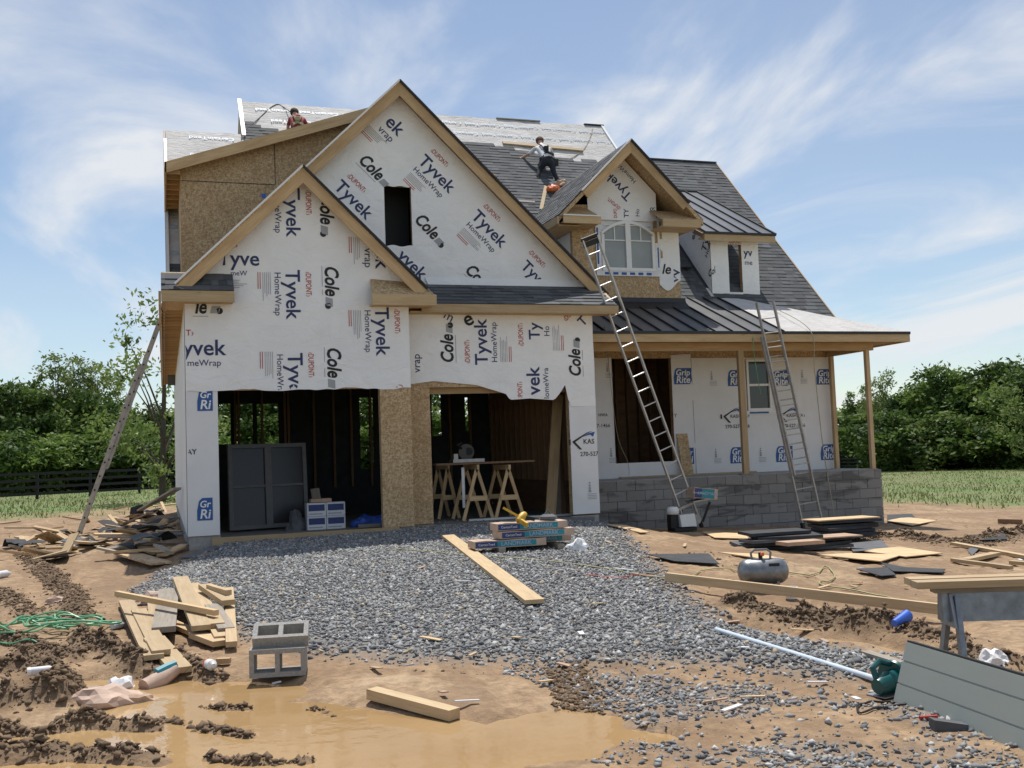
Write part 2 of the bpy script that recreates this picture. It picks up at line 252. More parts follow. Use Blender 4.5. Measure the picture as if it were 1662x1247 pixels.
# ------------------------------------------------------------------ mesh builder
class MB:
    def __init__(s): s.V = []; s.F = []; s.U = []; s.T = []; s.M = []
    def face(s, pts, uv=None, tone=.5, mi=0):
        i = len(s.V); s.V += [tuple(map(float, p)) for p in pts]; s.F.append(tuple(range(i, i+len(pts)))); s.U += list(uv) if uv else [(0, 0)]*len(pts); s.T += [tone]*len(pts); s.M.append(mi); return s
    def hexa(s, c, tone=.5, mi=0, lu=(0, 1, 2)):       # 8 corners: bottom 0-3 ccw, top 4-7
        c = [np.array(q, float) for q in c]
        la = np.linalg.norm(c[1]-c[0]); lb = np.linalg.norm(c[3]-c[0]); lc = np.linalg.norm(c[4]-c[0])
        k = int(np.argmax([la, lb, lc])); o = random.random()*7; ox = random.random()*3
        def uv(i):
            a = (la if i in (1, 2, 5, 6) else 0); bb = (lb if i in (2, 3, 6, 7) else 0); cc = (lc if i > 3 else 0)
            q = [a, bb, cc]; L_ = q.pop(k); return (L_+o, q[0]+q[1]+ox)
        for f in ((0, 3, 2, 1), (4, 5, 6, 7), (0, 1, 5, 4), (1, 2, 6, 5), (2, 3, 7, 6), (3, 0, 4, 7)): s.face([c[i] for i in f], [uv(i) for i in f], tone, mi)
        return s
    def box(s, x0, x1, y0, y1, z0, z1, **k): return s.hexa([(x0, y0, z0), (x1, y0, z0), (x1, y1, z0), (x0, y1, z0), (x0, y0, z1), (x1, y0, z1), (x1, y1, z1), (x0, y1, z1)], **k)
    def bar(s, a, b_, w, h, up=(0, 0, 1), **k):        # centre line a->b, width w across, height h along up
        a = np.array(a, float); b_ = np.array(b_, float); d = b_-a; d /= np.linalg.norm(d); up = np.array(up, float); sd_ = np.cross(d, up); sd_ /= np.linalg.norm(sd_); up = np.cross(sd_, d)
        q = lambda e, i, j: e+sd_*w/2*i+up*h/2*j
        return s.hexa([q(a, -1, -1), q(b_, -1, -1), q(b_, 1, -1), q(a, 1, -1), q(a, -1, 1), q(b_, -1, 1), q(b_, 1, 1), q(a, 1, 1)], **k)
    def prism(s, poly, off, **k):                      # planar polygon extruded by vector off
        p = [np.array(q, float) for q in poly]; o = np.array(off, float); q = [v+o for v in p]; n = len(p)
        s.face(p[::-1], [(v[0], v[2]) for v in p[::-1]], **k); s.face(q, [(v[0], v[2]) for v in q], **k)
        for i in range(n): j = (i+1) % n; s.face([p[i], p[j], q[j], q[i]], [(0, 0), (np.linalg.norm(p[j]-p[i]), 0), (np.linalg.norm(p[j]-p[i]), .1), (0, .1)], **k)
        return s
    def tube(s, pts, r, n=8, cap=True, **k):
        pts = [np.array(p, float) for p in pts]; R = r if hasattr(r, '__len__') else [r]*len(pts); rings = []; pu = None
        for i, p in enumerate(pts):
            d = pts[min(i+1, len(pts)-1)]-pts[max(i-1, 0)]; d = d/(np.linalg.norm(d)+1e-9)
            if pu is None: pu = np.array([0, 0, 1.]) if abs(d[2]) < .9 else np.array([1., 0, 0])
            u = pu-d*(pu@d); u /= np.linalg.norm(u)+1e-9; pu = u; w = np.cross(d, u)
            rings.append([p+R[i]*(math.cos(2*math.pi*j/n)*u+math.sin(2*math.pi*j/n)*w) for j in range(n)])
        for a, c in zip(rings[:-1], rings[1:]):
            for j in range(n): s.face([a[j], c[j], c[(j+1) % n], a[(j+1) % n]], **k)
        if cap: s.face(rings[0], **k); s.face(rings[-1][::-1], **k)
        return s
    def lathe(s, c, prof, n=20, axis=(0, 0, 1), **k):
        ax = np.array(axis, float); ax /= np.linalg.norm(ax); t = np.array([1, 0, 0.]) if abs(ax[0]) < .9 else np.array([0, 1., 0]); u = np.cross(ax, t); u /= np.linalg.norm(u); w = np.cross(ax, u); c = np.array(c, float)
        rg = [[c+ax*h+max(r, 1e-4)*(math.cos(2*math.pi*j/n)*u+math.sin(2*math.pi*j/n)*w) for j in range(n)] for r, h in prof]
        for a, e in zip(rg[:-1], rg[1:]):
            for j in range(n): s.face([a[j], a[(j+1) % n], e[(j+1) % n], e[j]], **k)
        return s
    def build(s, name, mats, parent=None, smooth=False, weld=False, loc=None):
        me = bpy.data.meshes.new(name); off = np.array(loc if loc is not None else (parent.get('_o', (0, 0, 0)) if parent else (0, 0, 0)), float)
        V = np.array(s.V)-off if len(s.V) else np.zeros((0, 3)); me.from_pydata(V.tolist(), [], s.F)
        uvl = me.uv_layers.new(name='UVMap'); uvl.data.foreach_set('uv', np.array(s.U, 'f').ravel())
        ta = me.attributes.new('tone', 'FLOAT', 'POINT'); ta.data.foreach_set('value', np.array(s.T, 'f'))
        mats = [mats] if isinstance(mats, str) else mats
        for mm_ in mats: me.materials.append(MATS[mm_])
        if len(mats) > 1: me.polygons.foreach_set('material_index', s.M)
        if weld or smooth:
            bm_ = bmesh.new(); bm_.from_mesh(me); bmesh.ops.remove_doubles(bm_, verts=bm_.verts, dist=1e-5); bmesh.ops.recalc_face_normals(bm_, faces=bm_.faces); bm_.to_mesh(me); bm_.free()
        if smooth: me.polygons.foreach_set('use_smooth', [True]*len(me.polygons)); 
        if smooth:
            try: me.set_sharp_from_angle(angle=math.radians(40))
            except Exception: pass
        me.update(); o = bpy.data.objects.new(name, me); COL.objects.link(o)
        if parent is None and loc is not None: o.location = loc; o['_o'] = tuple(off)
        if parent is not None: o.parent = parent; o['_o'] = tuple(off)
        return o
def thing(name, label, cat, loc=(0, 0, 0), group=None):
    o = bpy.data.objects.new(name, None); COL.objects.link(o); o.location = tuple(map(float, loc)); o['_o'] = tuple(map(float, loc)); o.empty_display_size = .1
    o['label'] = label; o['category'] = cat
    if group: o['group'] = group
    return o
def tag(o, label, cat, group=None, kind=None):
    if label: o['label'] = label
    if cat: o['category'] = cat
    if group: o['group'] = group
    if kind: o['kind'] = kind
    return o
def struct(o): o['kind'] = 'structure'; return o
def stuff(o): o['kind'] = 'stuff'; return o
def piece(name, me, parent, loc, rot=(0, 0, 0), scale=(1, 1, 1)):     # one more copy of a shared mesh
    o = bpy.data.objects.new(name, me); COL.objects.link(o); o.parent = parent; o.location = tuple(map(float, loc)); o.rotation_euler = rot; o.scale = scale; return o
def arr(*a): return np.array(a, float)
# ------------------------------------------------------------------ lettering
TXT = {}
def text_mesh(body, size, bold=0., shear=0.):
    k = (body, size, bold, shear)
    if k in TXT: return TXT[k]
    c = bpy.data.curves.new('t', 'FONT'); c.body = body; c.size = size; c.offset = bold*size; c.shear = shear; c.align_x = 'CENTER'; c.align_y = 'CENTER'; c.resolution_u = 3; c.fill_mode = 'FRONT'
    o = bpy.data.objects.new('t', c); COL.objects.link(o); dg = bpy.context.evaluated_depsgraph_get(); me = bpy.data.meshes.new_from_object(o.evaluated_get(dg))
    V = np.array([v.co[:2] for v in me.vertices]); F_ = [tuple(p.vertices) for p in me.polygons]
    bpy.data.objects.remove(o); bpy.data.curves.remove(c); TXT[k] = (V, F_); return TXT[k]
def letter(body, size, centre, u, v, parent, mat_, bold=.012, shear=0., surf=None, off=.004, length=None, name='lettering', stretch=1.0):
    V, F_ = text_mesh(body, size, bold, shear)
    V = V.copy()
    if length: V *= length/(np.ptp(V[:, 0])+1e-9)
    V[:, 1] *= stretch
    u = np.array(u, float); v = np.array(v, float); n = np.cross(u, v); P = np.array(centre, float)+V[:, :1]*u+V[:, 1:]*v+n*off
    if surf:
        ins = getattr(surf, 'inside', None)
        if ins is not None:
            okv = [ins(p) for p in P]; F_ = [f for f in F_ if all(okv[i] for i in f)]
            if not F_: return None
        P = np.array([surf(p, n*off) for p in P])
    mb = MB(); mb.V = P.tolist(); mb.F = F_; mb.U = [(0, 0)]*sum(len(f) for f in F_); mb.T = [.5]*len(P); mb.M = [0]*len(F_)
    return mb.build(name, mat_, parent)
def shape(pts, centre, u, v, parent, mat_, off=.004, name='printed_mark'):
    u = np.array(u, float); v = np.array(v, float); n = np.cross(u, v); c = np.array(centre, float)
    mb = MB(); mb.face([c+u*a+v*b_+n*off for a, b_ in pts]); return mb.build(name, mat_, parent)
# ================================================================== GROUND
def axis(fine, med, lo, hi, fs=.05, ms=.16):
    a = [fine[0]]
    while a[-1] < fine[1]: a.append(a[-1]+fs)
    while a[-1] < med[1]: a.append(a[-1]+ms)
    st = ms
    while a[-1] < hi: st *= 1.14; a.append(a[-1]+st)
    q = [fine[0]]
    while q[-1] > med[0]: q.append(q[-1]-ms)
    st = ms
    while q[-1] > lo: st *= 1.14; q.append(q[-1]-st)
    return np.array(q[:0:-1]+a)
gx = axis((-3.2, 6.6), (-8, 18), -700, 900); gy = axis((-14.2, -5.5), (-19, 14), -60, 1300)
GX, GY = np.meshgrid(gx, gy); Z, gi_, pm_, far_, rid_ = terrain(GX, GY, True)
# keep the ground below the house floor
inh = (GX > .1) & (GX < 14.3) & (GY > .5) & (GY < 17.6); Z = np.where(inh, np.minimum(Z, -.05), Z)
_ZG = Z.copy()
def gz(x, y):
    i = int(np.clip(np.searchsorted(gx, x)-1, 0, len(gx)-2)); j = int(np.clip(np.searchsorted(gy, y)-1, 0, len(gy)-2))
    a = min(1, max(0, (x-gx[i])/(gx[i+1]-gx[i]))); b_ = min(1, max(0, (y-gy[j])/(gy[j+1]-gy[j])))
    return float((_ZG[j, i]*(1-a)+_ZG[j, i+1]*a)*(1-b_)+(_ZG[j+1, i]*(1-a)+_ZG[j+1, i+1]*a)*b_)
def G(px, py, off=0):          # first place where the line of sight meets the ground
    d = ray(px, py); t0 = 3.5; t = t0
    while t < 400:
        p = CAM+d*t
        if p[2] < gz(p[0], p[1])+off: break
        t0 = t; t += .12 if t < 40 else 1.5
    for i in range(12):
        m_ = (t0+t)/2; p = CAM+d*m_
        if p[2] < gz(p[0], p[1])+off: t = m_
        else: t0 = m_
    return CAM+d*t
nx, ny = len(gx), len(gy); co = np.stack([GX, GY, Z], -1).reshape(-1, 3)
i0 = (np.arange(ny-1)[:, None]*nx+np.arange(nx-1)[None]).ravel(); fc = np.stack([i0, i0+1, i0+nx+1, i0+nx], -1)
me = bpy.data.meshes.new('ground'); me.from_pydata(co.tolist(), [], fc.tolist())
edge = np.hypot(GX-4, (GY+2)*.95); gm = sst(19, 25, edge+fbm(GX*.25, GY*.25, 77)*12+fbm(GX*1.4, GY*1.4, 5)*5)
sp_ = sst(-.2, .4, sdist(SPILL, GX, GY))*.5*sst(-.1, .15, fbm(GX*1.6, GY*1.6, 61))
gvm = np.clip(np.maximum(gi_*.95, sp_), 0, 1); clm = np.clip(rid_*11, 0, 1)*.8
ca = me.color_attributes.new('mask', 'FLOAT_COLOR', 'POINT'); ca.data.foreach_set('color', np.stack([gm, gvm, clm, np.ones_like(gm)], -1).astype('f').ravel())
me.materials.append(MATS['ground']); me.polygons.foreach_set('use_smooth', [True]*len(me.polygons))
go = bpy.data.objects.new('ground', me); COL.objects.link(go); struct(go); go['label'] = 'tan muddy building site ground with ruts, running out to grass'
# water
mb = MB(); mb.face([(-3.4, -15, WATER_Z), (3.2, -15, WATER_Z), (3.2, -8.6, WATER_Z), (-3.4, -8.6, WATER_Z)]); wo = mb.build('puddle', 'water'); struct(wo); wo['label'] = 'brown muddy puddle water in the wheel ruts'
mb = MB(); zz = -.165; mb.face([(3.4, -11.2, zz), (6.2, -11.2, zz), (6.2, -8.2, zz), (3.4, -8.2, zz)]); wo = mb.build('puddle', 'water'); struct(wo)
# gravel stones
def stones(n, poly, inside, size, bias, name, label, pts=None, mat_='gravel'):
  if pts is None:
    x0, y0 = poly.min(0)-.3; x1, y1 = poly.max(0)+.3
    P = rng.random((n*3, 2))*[x1-x0, y1-y0]+[x0, y0]; d = sdist(poly, P[:, 0], P[:, 1])
    keep = rng.random(len(P)) < inside(d, P); P = P[keep][:n]
  else: P = pts
  z, gi2, pm2, _, _ = terrain(P[:, 0], P[:, 1], True); ok = pm2 < (.3 if pts is None else 2); P = P[ok]; z = z[ok]; n = len(P)
  oct_ = np.array([[1, 0, 0], [0, 1, 0], [-1, 0, 0], [0, -1, 0], [0, 0, 1], [0, 0, -1.]]); tri = np.array([[0, 1, 4], [1, 2, 4], [2, 3, 4], [3, 0, 4], [1, 0, 5], [2, 1, 5], [3, 2, 5], [0, 3, 5]])
  sc = size*((.38+rng.random((n, 1, 1))**2.2*1.9) if pts is None else (.35+2.1*rng.random((n, 1, 1))**3))*(.55+.8*rng.random((n, 1, 3))); sc[..., 2] *= .7
  V = oct_[None]*sc+rng.normal(0, .22, (n, 6, 3))*sc; a = rng.random(n)*6.28; ca_, sa = np.cos(a), np.sin(a); X = V[..., 0]*ca_[:, None]-V[..., 1]*sa[:, None]; Y = V[..., 0]*sa[:, None]+V[..., 1]*ca_[:, None]
  tl = rng.normal(0, .35, (n, 1)); Zz = V[..., 2]+X*tl
  V = np.stack([X+P[:, :1], Y+P[:, 1:], Zz+z[:, None]+size*(.25 if pts is None else .05)], -1).reshape(-1, 3); F_ = (tri[None]+6*np.arange(n)[:, None, None]).reshape(-1, 3)
  me = bpy.data.meshes.new(name); me.vertices.add(len(V)); me.vertices.foreach_set('co', V.astype('f').ravel()); me.loops.add(F_.size); me.loops.foreach_set('vertex_index', F_.ravel().astype('i')); me.polygons.add(len(F_)); me.polygons.foreach_set('loop_start', np.arange(0, F_.size, 3, dtype='i')); me.update(); me.validate()
  t = np.clip(rng.beta(1.6, 2.2, n)+bias, 0, .97); t[rng.random(n) < .03] = 1.0; ta = me.attributes.new('tone', 'FLOAT', 'POINT'); ta.data.foreach_set('value', np.repeat(t, 6).astype('f')); me.materials.append(MATS[mat_])
  o = bpy.data.objects.new(name, me); COL.objects.link(o); stuff(o); o['label'] = label; o['category'] = 'gravel' if mat_ == 'gravel' else 'mud'; return o
stones(150000, GRAVEL, lambda d, P: np.clip(.12+d*1.5, 0, 1)*(d > -.25), .0155, 0, 'gravel', 'grey crushed stone driveway ramp in front of the garage')
stones(16000, SPILL, lambda d, P: (d > -.3)*np.clip(.15+1.6*fbm(P[:, 0]*1.6, P[:, 1]*1.6, 61), 0.04, 1), .0125, .05, 'gravel', 'thin scattered stones pressed into the wet mud')
cp_ = []
for pts_, h_, w_ in RIDGES:
    for (ax_, ay_), (bx_, by_) in zip(pts_[:-1], pts_[1:]):
        k_ = int(math.hypot(bx_-ax_, by_-ay_)*(700 if h_ > .05 else 300)*max(.7, w_/.1)); t_ = rng.random(k_); cp_.append(np.stack([ax_+(bx_-ax_)*t_, ay_+(by_-ay_)*t_], -1)+rng.normal(0, w_*.75, (k_, 2)))
stones(0, None, None, .015, 0, 'mud_clods', 'dark wet clods thrown up along the wheel ruts', np.concatenate(cp_), 'clod')
P_ = np.stack([rng.random(9000)*11-4, rng.random(9000)*9-14], -1); P_ = P_[(sdist(GRAVEL, P_[:, 0], P_[:, 1]) < -.1) & (fbm(P_[:, 0]*1.1, P_[:, 1]*1.1, 91) > .02)]
q_ = rng.random((5200, 2)); tq = [flatG(*p)[:2] for p in ((885, 1083), (955, 1080), (985, 1165), (905, 1168))]; tq = [np.array(v) for v in tq]; tp_ = (tq[0]*(1-q_[:, :1])+tq[1]*q_[:, :1])*(1-q_[:, 1:])+(tq[3]*(1-q_[:, :1])+tq[2]*q_[:, :1])*q_[:, 1:]; tp_ = tp_[(np.sin(q_[:, 1]*75+np.abs(q_[:, 0]-.5)*14) > -.35) & (rng.random(5200) < .9-.7*np.abs(q_[:, 0]-.5))]
P_ = np.concatenate([P_, tp_])
stones(0, None, None, .011, 0, 'mud_crumbs', 'small mud crumbs scattered over the wet ground', P_, 'clod')
# ================================================================== HOUSE
H = thing('house', 'unfinished two-storey house in white building wrap with bare timber trim and half shingled roof', 'house')
def wrinkle(a, b_, seed):
    q = Vector((a*.9, b_*.9, seed)); q2 = Vector((a*2.6+b_*1.1, b_*2.4, seed+5)); q3 = Vector((a*1.2, b_*7, seed+9))
    cr_ = max(0., 1-9*abs(mn.noise(Vector((a*.8+b_*.5, b_*1.1-a*.35, seed+20)))))*max(0., .4+mn.noise(Vector((a*.7, b_*.7, seed+31))))
    return .012*mn.noise(q)+.008*mn.noise(q2)+.003*mn.noise(q3)+.012*cr_
def wrap_sheet(name, regions, y, parent=H, mat_='wrap', seed=1., st=.05, amp=1., off=.022):
    """cloth on a wall that faces -Y; regions are (x0,x1,zbottom(x),ztop(x))"""
    mb = MB()
    for x0, x1, zb, zt in regions:
        n = max(2, int((x1-x0)/st)); xs = np.linspace(x0, x1, n+1)
        hmax = max(zt(x)-zb(x) for x in xs); k = max(2, int(hmax/st))
        def P(x, t):
            z = zb(x)+(zt(x)-zb(x))*t; return (x, y-off-amp*wrinkle(x, z, seed), z)
        for i in range(n):
            for j in range(k): mb.face([P(xs[i], j/k), P(xs[i+1], j/k), P(xs[i+1], (j+1)/k), P(xs[i], (j+1)/k)])
    o = mb.build(name, mat_, parent, smooth=True); o['_s'] = 1
    def surf(p, n_): return np.array([p[0], y-off-amp*wrinkle(p[0], p[2], seed)-.006, p[2]])
    surf.inside = lambda p: any(x0-1e-6 <= p[0] <= x1+1e-6 and zb(p[0])+.004 <= p[2] <= zt(p[0])-.004 for x0, x1, zb, zt in regions)
    return o, surf
K = lambda c: (lambda x: c)
def uvdir(a): a = math.radians(a); return (math.cos(a), 0, math.sin(a)), (-math.sin(a), 0, math.cos(a))
def word(sh, y, px, py, s, ang, mat_, length=None, bold=.012, size=.3, shear=0, stretch=1):
    o, surf = sh; u, v = uvdir(ang); letter(s, size, B(px, py, y=y), u, v, o, mat_, bold, shear, surf, 0, length, stretch=stretch)
def small_print(sh, y, px, py, ang, n=5, w=.42, red=True):
    o, surf = sh; u, v = map(np.array, uvdir(ang)); c = B(px, py, y=y); mb = MB(); mr = MB()
    for i in range(n):
        ln = w*random.uniform(.7, 1); h = .010
        q = [c+u*a+v*(b_-i*.032) for a, b_ in ((-w/2, 0), (-w/2+ln, 0), (-w/2+ln, h), (-w/2, h))]; mb.face([surf(p, 0) for p in q]) if all(surf.inside(p) for p in q) else None
    mb.build('small_print', 'ink_grey', o)
    if red:
        for i in range(2):
            q = [c+u*a+v*(b_-(n+i)*.034) for a, b_ in ((-w/2, 0), (w*.25, 0), (w*.25, .013), (-w/2, .013))]; mr.face([surf(p, 0) for p in q]) if all(surf.inside(p) for p in q) else None
        mr.build('small_print', 'ink_red', o)
def cole(sh, y, px, py, ang, s='Cole', L_=.50):
    o, surf = sh; u, v = map(np.array, uvdir(ang)); c = B(px, py, y=y)
    letter(s, .26, c, u, v, o, 'ink_black', .028, .22, surf, 0, L_ if s == 'Cole' else None, stretch=1.25)
    def blob(pts, m_):
        q = [c+u*a+v*b_ for a, b_ in pts]
        if all(surf.inside(p) for p in q): mb = MB(); mb.face([surf(p, 0) for p in q]); mb.build('printed_mark', m_, o)
    e = L_/2+.03
    blob([(e, -.10), (e+.14, -.10), (e+.17, .02), (e+.03, .02)], 'ink_grey'); blob([(e+.15+.055*math.cos(t), -.06+.055*math.sin(t)) for t in np.linspace(0, 6.28, 14)[:-1]], 'ink_black')
    blob([(e+.15+.028*math.cos(t), -.06+.028*math.sin(t)) for t in np.linspace(0, 6.28, 12)[:-1]], 'ink_white') if False else None
    blob([(-L_/2, -.155), (L_/2, -.155), (L_/2, -.145), (-L_/2, -.145)], 'ink_grey')
def unit(sh, y, px, py, ang, ty='Tyvek', hw='HomeWrap', dp=True, sp_=True):
    """one repeat of the wrap print round the centre of its big word"""
    o, surf = sh; u, v = map(np.array, uvdir(ang)); c = B(px, py, y=y)
    full = .84; frac = {'Tyvek': 1, 'Tyv': .55, 'Ty': .38, 'yvek': .82, 'ek': .42, 'Tyve': .8, 'T': .18}.get(ty, 1)
    if ty: letter(ty, .36, c, u, v, o, 'ink_navy', .014, 0, surf, 0, full*frac)
    if dp: letter('‹DUPONT›', .11, c+v*.27-u*(.17*frac), u, v, o, 'ink_red', .008, 0, surf, 0, .42, stretch=1.5)
    if hw: letter(hw, .2, c-v*.24-u*(0 if hw == 'HomeWrap' else 0), u, v, o, 'ink_navy', .002, 0, surf, 0, .72*{'HomeWrap': 1, 'HomeW': .64, 'meW': .36, 'meWrap': .72, 'Ho': .25, 'vrap': .46, 'HomeWra': .88}.get(hw, 1))
    if sp_: 
        cc = c-v*.36; mb = MB(); mr = MB()
        for i in range(5):
            ln = random.uniform(.35, .5); q = [cc+u*a+v*(b_-i*.03) for a, b_ in ((-.36, 0), (-.36+ln, 0), (-.36+ln, .009), (-.36, .009))]; mb.face([surf(p, 0) for p in q]) if all(surf.inside(p) for p in q) else None
        mb.V and mb.build('small_print', 'ink_grey', o)
        for i in range(2):
            q = [cc+u*a+v*(b_-.165-i*.035) for a, b_ in ((-.36, 0), (-.08, 0), (-.08, .012), (-.36, .012))]; mr.face([surf(p, 0) for p in q]) if all(surf.inside(p) for p in q) else None
        mr.V and mr.build('small_print', 'ink_red', o)
# ---- walls
def slab(name, boxes, mat_, parent=H):
    mb = MB()
    for bx_ in boxes: mb.box(*bx_)
    return mb.build(name, mat_, parent)
slab('foundation', [(.012, .5, .012, .16, -.3, .32), (3.15, 3.712, .012, .16, -.3, .28), (3.714, 4.13, .412, .56, -.3, .28), (6.77, 7.29, .412, .56, -.3, .28), (.012, .16, .17, 17.6, -.3, .32)], 'concrete')
slab('floor_slab', [(.165, 7.1, .17, 6.5, -.02, .26)], 'mortar'); slab('subfloor', [(.165, 14.2, 6.62, 17.38, .3, .8)], 'lumber_brown')
# left bay: wall pieces behind wrap
gL, gR, gA, gpk = -.35, 4.17, 1.91, 6.36       # small gable eaves, apex x, apex z (top of rake)
zs = lambda x: gpk-abs(x-gA)*.985-.12          # underside of the small roof
mb = MB(); mb.box(0, .49, 0, .15, .325, 2.66); mb.build('corner_pier', 'osb', H)
mb = MB(); mb.prism([(0, 0, 2.665), (3.7, 0, 2.665), (3.7, 0, zs(3.7)), (gA, 0, zs(gA)), (0, 0, zs(0))], (0, .15, 0)); mb.build('garage_gable_wall', 'osb', H)
for nm, x0, x1, y0 in (('osb_pillar', 3.16, 3.695, -.012), ('osb_pillar', 3.70, 4.13, .388)):
    pil = slab(nm, [(x0, x1, y0, y0+.16, .29, 2.72)], 'osb'); 
slab('side_return', [(3.56, 3.694, .155, .39, .29, 4.3)], 'osb')
# right bay
slab('garage_front_wall', [(3.70, 7.3, .4, .55, 2.69, 4.12), (6.77, 7.3, .4, .55, .3, 2.688)], 'osb')
# left outer wall and gable end
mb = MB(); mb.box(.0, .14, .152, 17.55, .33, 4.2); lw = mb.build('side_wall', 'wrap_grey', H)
mb = MB(); mb.prism([(.01, 3.3, 4.2), (.01, 8.4, 9.3), (.01, 13.5, 4.2)], (.12, 0, 0)); mb.build('gable_end_wall', 'osb', H)
def holes_wall(name, x0, x1, z0, z1, y0, y1, holes, mat_):
    xs = sorted({x0, x1, *[h[0] for h in holes], *[h[1] for h in holes]}); mb = MB()
    for a, c in zip(xs[:-1], xs[1:]):
        hs = sorted([(h[2], h[3]) for h in holes if h[0] <= a+1e-6 and h[1] >= c-1e-6]); z = z0
        for h in hs:
            if h[0] > z+1e-4: mb.box(a, c, y0, y1, z, h[0])
            z = h[1]
        if z < z1-1e-4: mb.box(a, c, y0, y1, z, z1)
    return mb.build(name, mat_, H, weld=True)
def phole(r, y): a, c = B(r[0], r[3], y=y), B(r[1], r[2], y=y); return (a[0], c[0], a[2], c[2])
THRU = [(352, 374, 655, 722), (380, 410, 655, 722), (418, 452, 655, 722), (586, 606, 645, 762), (702, 716, 640, 708), (756, 764, 645, 700)]
holes_wall('rear_wall', .15, 14.3, .33, 4.2, 17.4, 17.55, [phole((a-4, c+4, t_-8, b_+8), 17.4) for a, c, t_, b_ in THRU[:1]]+[phole((a-3, c+3, t_-8, b_+8), 17.4) for a, c, t_, b_ in THRU[1:]], 'osb')
slab('side_wall', [(14.3, 14.45, 3.26, 17.55, .3, 4.2)], 'wrap_grey')
# ---- garage interior: right wall with studs, back stud partition, ceiling
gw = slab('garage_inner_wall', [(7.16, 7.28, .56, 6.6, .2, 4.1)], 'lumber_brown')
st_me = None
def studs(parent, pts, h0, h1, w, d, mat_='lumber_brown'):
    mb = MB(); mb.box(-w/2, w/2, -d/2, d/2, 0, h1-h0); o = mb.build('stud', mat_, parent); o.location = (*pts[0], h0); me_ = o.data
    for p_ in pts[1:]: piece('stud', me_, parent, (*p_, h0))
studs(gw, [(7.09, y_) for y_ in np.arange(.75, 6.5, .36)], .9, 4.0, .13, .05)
bw = holes_wall('partition_wall', .16, 7.1, .26, 4.1, 6.5, 6.6, [phole(r_, 6.5) for r_ in THRU], 'felt')  # black felt puts the dim garage interior into the wall colour
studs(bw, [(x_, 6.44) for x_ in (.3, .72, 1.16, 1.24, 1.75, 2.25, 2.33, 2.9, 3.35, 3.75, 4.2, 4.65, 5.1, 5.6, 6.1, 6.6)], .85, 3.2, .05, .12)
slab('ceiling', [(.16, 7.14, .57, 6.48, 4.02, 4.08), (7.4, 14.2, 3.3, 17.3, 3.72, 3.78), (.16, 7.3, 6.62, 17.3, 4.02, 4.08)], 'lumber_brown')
slab('ledger', [(4.1, 6.8, .57, .61, 2.58, 2.69)], 'lumber')
# threshold planks along the slab
mb = MB(); mb.bar((.36, -.06, .20), (3.42, -.05, .205), .045, .185); mb.build('threshold_plank', 'lumber_pale', H)
mb = MB(); mb.bar((3.92, .33, .17), (6.35, .34, .17), .045, .185); mb.build('threshold_plank', 'lumber_pale', H)
# ---- wrap on the left bay
def ragged(base, a, s):
    return lambda x: base+a*mn.noise(Vector((x*1.7, s, 0)))+a*.5*mn.noise(Vector((x*6, s, 3)))
T1 = wrap_sheet('house_wrap', [(-.005, 3.70, ragged(2.66, .05, 2), lambda x: zs(x)-.02)], 0, seed=1.)
T2 = wrap_sheet('corner_wrap', [(-.005, .49, K(.33), K(2.70))], 0, mat_='wrap_grey', seed=4., amp=.5, off=.012)
mb = MB()
for i in range(40): 
    y0, y1 = .0+i*.44, .0+(i+1)*.44
    mb.face([(-.012, y1, .33), (-.012, y0, .33), (-.012, y0, 4.2), (-.012, y1, 4.2)])
mb.build('side_wrap', 'wrap_grey', H)
def flap_bot(x):    # torn lower edge over the right opening
    pts = [(3.70, 2.74), (4.2, 2.80), (5.0, 2.72), (5.55, 2.55), (5.62, 2.44), (6.0, 2.46), (6.48, 2.42), (6.60, 2.55), (6.72, 2.72), (6.77, 2.30), (7.3, 2.30)]
    return float(np.interp(x, [p[0] for p in pts], [p[1] for p in pts]))
T3 = wrap_sheet('house_wrap', [(3.70, 7.305, flap_bot, K(4.05))], .4, seed=7.)
T4 = wrap_sheet('corner_wrap', [(6.77, 7.305, K(.31), K(2.36))], .4, mat_='wrap_grey', seed=8., amp=.4, off=.011)
Y0 = 0.
for px, py, ty, hw in ((474, 345, 'Tyvek', 'HomeWrap'), (474, 478, 'Tyvek', 'HomeWrap'), (478, 606, 'Tyve', 'HomeWra')): unit(T1, Y0, px, py, -90, ty, hw)
unit(T1, Y0, 619, 538, -90); unit(T1, Y0, 619, 420, -90, 'ek', 'vrap', False); unit(T1, Y0, 387, 421, 0, 'Tyve', 'meW', False); unit(T1, Y0, 331, 566, 0, 'yvek', 'meWrap', False)
word(T1, Y0, 374, 398, 'NT›', 0, 'ink_red', .22, .008, .11); word(T1, Y0, 308, 541, 'T›', 0, 'ink_red', .12, .008, .11)
for px, py in ((537, 456), (541, 588), (529, 340)): cole(T1, Y0, px, py, -90)
cole(T1, Y0, 325, 499, 0, 'le', .24); word(T1, Y0, 648, 629, '‹D', 0, 'ink_red', .12, .008, .11)
Y2 = .4
cole(T3, Y2, 726, 567, 90); unit(T3, Y2, 781, 556, 90); unit(T3, Y2, 867, 538, 90, 'Ty', 'Ho'); unit(T3, Y2, 866, 626, 90, 'yvek', 'HomeWra'); cole(T3, Y2, 933, 590, 90); unit(T3, Y2, 945, 522, 45, 'T', None, True, False); word(T3, Y2, 762, 517, 'el', 25, 'ink_black', .24, .02, .3); word(T3, Y2, 676, 590, 'vrap', 90, 'ink_navy', .33, .004, .2); word(T3, Y2, 728, 514, 'm', -30, 'ink_navy', .16, .004, .2)
